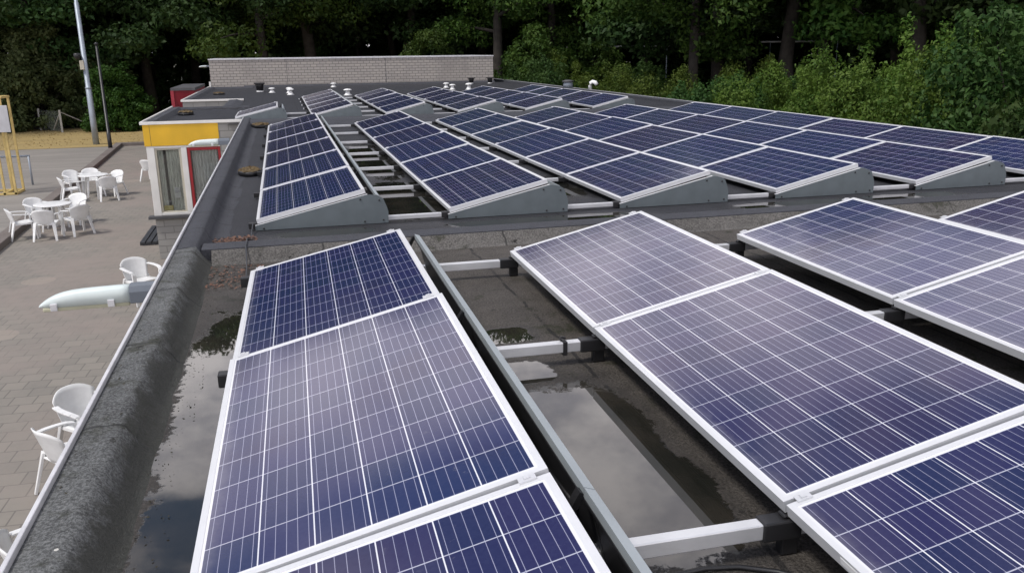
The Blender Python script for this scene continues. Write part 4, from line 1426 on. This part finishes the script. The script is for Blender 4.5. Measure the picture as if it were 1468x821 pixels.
while x < 34:
    wood.append((x + rv.uniform(-1.2, 1.2), 63 + rv.uniform(-1.5, 2.5)))
    x += rv.uniform(5.2, 6.8)
x = -48.0
while x < 60:
    wood.append((x + rv.uniform(-1.5, 1.5), 71 + rv.uniform(-2, 2)))
    x += rv.uniform(6.0, 7.5)
x = -56.0
while x < 74:
    wood.append((x + rv.uniform(-1.5, 1.5), 80 + rv.uniform(-2, 2)))
    x += rv.uniform(7, 8.5)
for q in range(8):
    wood.append((33.5 + q * 0.5 + rv.uniform(-1, 1), 42 - q * 4.6 + rv.uniform(-1, 1)))
for q in range(9):
    wood.append((46 + q * 1.2 + rv.uniform(-1.5, 1.5), 58 - q * 5.6 + rv.uniform(-1.5, 1.5)))
    wood.append((54 + q * 1.2 + rv.uniform(-1.5, 1.5), 60 - q * 6.0 + rv.uniform(-1.5, 1.5)))
for i, (x, y) in enumerate(wood):
    k_ = kd1 if rv.random() < 0.5 else kd2
    s = rv.uniform(0.92, 1.10)
    plant(k_, x, y, rv.uniform(0, 6.28), s, WOODL, WOODG, s * rv.uniform(0.94, 1.04))


# shrubs: several stems, crown down to the ground
def make_shrub(seed, mat, name, h, rad, per, leaf, ncl, cat='shrub', spiky=0.0):
    rr = random.Random(seed)
    k_ = Kind()
    k_.root = thing(name, 'shrub', cat)
    st = MB()
    clumps = []
    for i in range(ncl):
        a = rr.uniform(0, 6.28)
        el = math.asin(rr.uniform(0.02, 0.98))
        q = rr.uniform(0.55, 1.0)
        x, y, z = rad * q * math.cos(el) * math.cos(a), rad * q * math.cos(el) * math.sin(a), 0.2 + h * 0.93 * q * math.sin(el)
        if rr.random() < 0.3:
            z = rr.uniform(0.1, 0.5) * h
        cr_ = rad * rr.uniform(0.11, 0.33)
        clumps.append((x, y, z, cr_, cr_, cr_ * rr.uniform(0.6, 1.0)))
        if i % 6 == 0:
            st.tube([(x * 0.1, y * 0.1, 0), (x * 0.5, y * 0.5, z * 0.6), (x, y, z)], [0.035, 0.025, 0.008], 5)
        if spiky and i % 4 == 0:
            for q2 in range(3):
                clumps.append((x + rr.uniform(-.1, .1), y + rr.uniform(-.1, .1), z + cr_ * (0.9 + 0.5 * q2) * spiky, cr_ * 0.34, cr_ * 0.34, cr_ * 0.4))
    V, n = leaf_cloud(clumps, per, leaf, seed, 0.35, 0.35)
    V[:, 2] = np.maximum(V[:, 2], 0.02)
    k_.h = float(np.percentile(V[:, 2], 98.5))
    st.build('stems', 'bark', k_.root)
    cr_ = bpy.data.objects.new('foliage', leaf_mesh('foliage', V, n, mat))
    COL.objects.link(cr_)
    cr_.parent = k_.root
    k_.used = False
    return k_


kl = make_shrub(201, 'leaf_laurel', 'laurel_bush', 4.4, 2.0, 260, 0.085, 95, 'bush')
plant(kl, -9.75, 58.2, 0.0, 1.0, 'large dense dark green laurel bush on the dry grass behind the lamp post', 'bushes by the dry grass')
ksp = make_shrub(206, 'leaf_oak', 'young_tree', 7.0, 3.0, 260, 0.10, 95, 'tree', 0.5)
plant(ksp, 14.2, 49.0, 0.4, 0.95, 'young tree with low green branches right behind the right end of the brick block', 'young trees behind the roof')
plant(ksp, 18.6, 49.5, 2.4, 0.80, 'young bright tree in front of the left pipe frame end', 'young trees behind the roof')
plant(ksp, 9.2, 53.0, 4.1, 0.92, 'young tree showing just above the brick block near its right end', 'young trees behind the roof')
kol = make_shrub(202, 'leaf_olive', 'olive_bush', 7.6, 3.1, 240, 0.13, 100, 'bush', 1.0)
plant(kol, -15.2, 61.5, 0.0, 1.0, 'tall grey green bushy tree behind the wire fence', 'bushes by the dry grass')
plant(kol, -20.5, 62.5, 2.0, 0.9, 'grey green bush at the left picture edge behind the basketball stand', 'bushes by the dry grass')
plant(kol, -11.9, 63.0, 4.0, 0.85, 'grey green bush peeping out behind the lamp post', 'bushes by the dry grass')

ks1 = make_shrub(203, 'leaf_shrub', 'green_shrub', 4.2, 2.3, 330, 0.052, 84, 'shrub', 1.0)
ks2 = make_shrub(204, 'leaf_shrub_dark', 'green_shrub', 4.4, 2.4, 270, 0.062, 84, 'shrub', 0.6)
ks3 = make_shrub(205, 'leaf_shrub', 'green_shrub', 3.6, 2.2, 380, 0.043, 84, 'shrub', 0.4)
SHG = 'shrubs along the right side of the roof'
shr = [
    (ks2, 15.9, 15.2, 4.9, 'tallest dark shrub at the right picture edge, rising above the panels'),
    (ks1, 17.0, 19.6, 4.5, 'tall leafy shrub with pale tips beside the tallest one'),
    (ks2, 21.0, 21.0, 5.0, 'dark rounded shrub behind the pale tipped one'),
    (ks1, 16.6, 22.8, 3.9, 'light green shrub with upright sprigs above the sixth middle row'),
    (ks3, 14.8, 18.2, 3.9, 'low bright shrub hanging over the roof edge at the right'),
    (ks3, 14.8, 24.4, 3.5, 'yellow green low shrub behind the far end of the sixth middle row'),
    (ks1, 17.8, 27.0, 3.4, 'mid green shrub behind the yellow green one'),
    (ks2, 15.0, 28.0, 3.3, 'dark shrub under the thickest trunk'),
    (ks2, 19.0, 31.0, 3.1, 'shaded shrub right of the thickest trunk'),
    (ks3, 15.6, 33.0, 3.3, 'low shrub left of the thickest trunk beyond the roof edge'),
    (ks1, 14.4, 37.5, 3.4, 'shrub beyond the grey cylinder vent'),
    (ks2, 13.2, 42.5, 3.8, 'shrub just right of the brick block'),
    (ks1, 15.4, 46.5, 3.9, 'paler shrub behind the one right of the brick block'),
    (ks2, 19.0, 45.0, 3.5, 'shrub between the thin trunks and the roof edge'),
    (ks3, 22.0, 37.0, 3.6, 'shrub in front of the left white pipe frame'),
    (ks1, 22.5, 31.0, 2.9, 'leafy shrub in front of the right white pipe frame'),
    (ks2, 26.0, 34.0, 2.9, 'deep green shrub below the right white pipe frame'),
    (ks1, 22.5, 26.0, 3.5, 'shrub behind the dark rounded one at the right'),
    (ks2, 14.9, 11.6, 5.2, 'shrub beyond the right picture edge along the roof'),
]
for i, (k_, x, y, ht, lab) in enumerate(shr):
    plant(k_, x, y, i * 1.3, (ht / k_.h) ** 0.5 * 0.98, lab, SHG, ht / k_.h)

# shaded undergrowth between the trunks of the wood
rg = random.Random(5)
cl = []
for i in range(420):
    x = rg.uniform(-45, 62)
    y = rg.uniform(64, 90)
    if y < 66 and x < 6:
        y += 3
    cl.append((x, y, GZ + rg.uniform(0.3, 3.2), rg.uniform(1.2, 2.2), rg.uniform(1, 2), rg.uniform(0.8, 1.6)))
for i in range(120):
    cl.append((rg.uniform(46, 60), rg.uniform(10, 60), GZ + rg.uniform(0.3, 3.0), rg.uniform(1.2, 2.2), rg.uniform(1, 2), rg.uniform(0.8, 1.6)))
V, n = leaf_cloud(cl, 90, 0.22, 77, 0.3, 0.3)
ug = bpy.data.objects.new('undergrowth', leaf_mesh('undergrowth', V, n, 'leaf_dark'))
COL.objects.link(ug)
tag(ug, 'dark undergrowth between the trunks of the wood', 'undergrowth', kind='stuff')
# far wood closing the view
cl = []
for i in range(1500):
    a = rg.uniform(-48, 62)
    d = rg.uniform(92, 104)
    cl.append((d * math.sin(R(a)), d * math.cos(R(a)), GZ + rg.uniform(0.5, 26), rg.uniform(2.0, 3.4), rg.uniform(2, 3.4), rg.uniform(1.4, 2.4)))
for i in range(900):
    a = rg.uniform(-40, 62)
    d = rg.uniform(86, 95)
    cl.append((d * math.sin(R(a)), d * math.cos(R(a)), GZ + rg.uniform(0.3, 9.0), rg.uniform(1.8, 3.0), rg.uniform(2, 3.0), rg.uniform(1.2, 2.0)))
V, n = leaf_cloud(cl, 60, 0.55, 78, 0.3, 0.2)
fwd = bpy.data.objects.new('far_woods', leaf_mesh('far_woods', V, n, 'leaf_dark'))
COL.objects.link(fwd)
tag(fwd, 'distant dark wood closing the view behind all the trees', 'woods', kind='stuff')
# short dry tufts on the grass strip
rg2 = np.random.default_rng(9)
n = 3000
px_ = np.stack([rg2.uniform(-30, 4, n), rg2.uniform(48.1, 59.5, n)], 1)
h_ = rg2.uniform(0.01, 0.04, n)
aa = rg2.uniform(0, 6.28, n)
dx = np.stack([np.cos(aa), np.sin(aa)], 1) * 0.025
V = np.zeros((n, 4, 3))
V[:, 0, :2] = px_ - dx
V[:, 1, :2] = px_ + dx
V[:, 2, :2] = px_ + dx * 0.5 + rg2.normal(size=(n, 2)) * 0.03
V[:, 3, :2] = px_ - dx * 0.5 + rg2.normal(size=(n, 2)) * 0.03
V[:, :2, 2] = GZ - 0.01
V[:, 2:, 2] = (GZ + h_)[:, None]
gt = bpy.data.objects.new('grass', leaf_mesh('grass', V.reshape(-1, 3), n, 'dry_grass'))
COL.objects.link(gt)
tag(gt, 'short straw coloured grass between the paving and the wood', 'grass', kind='stuff')
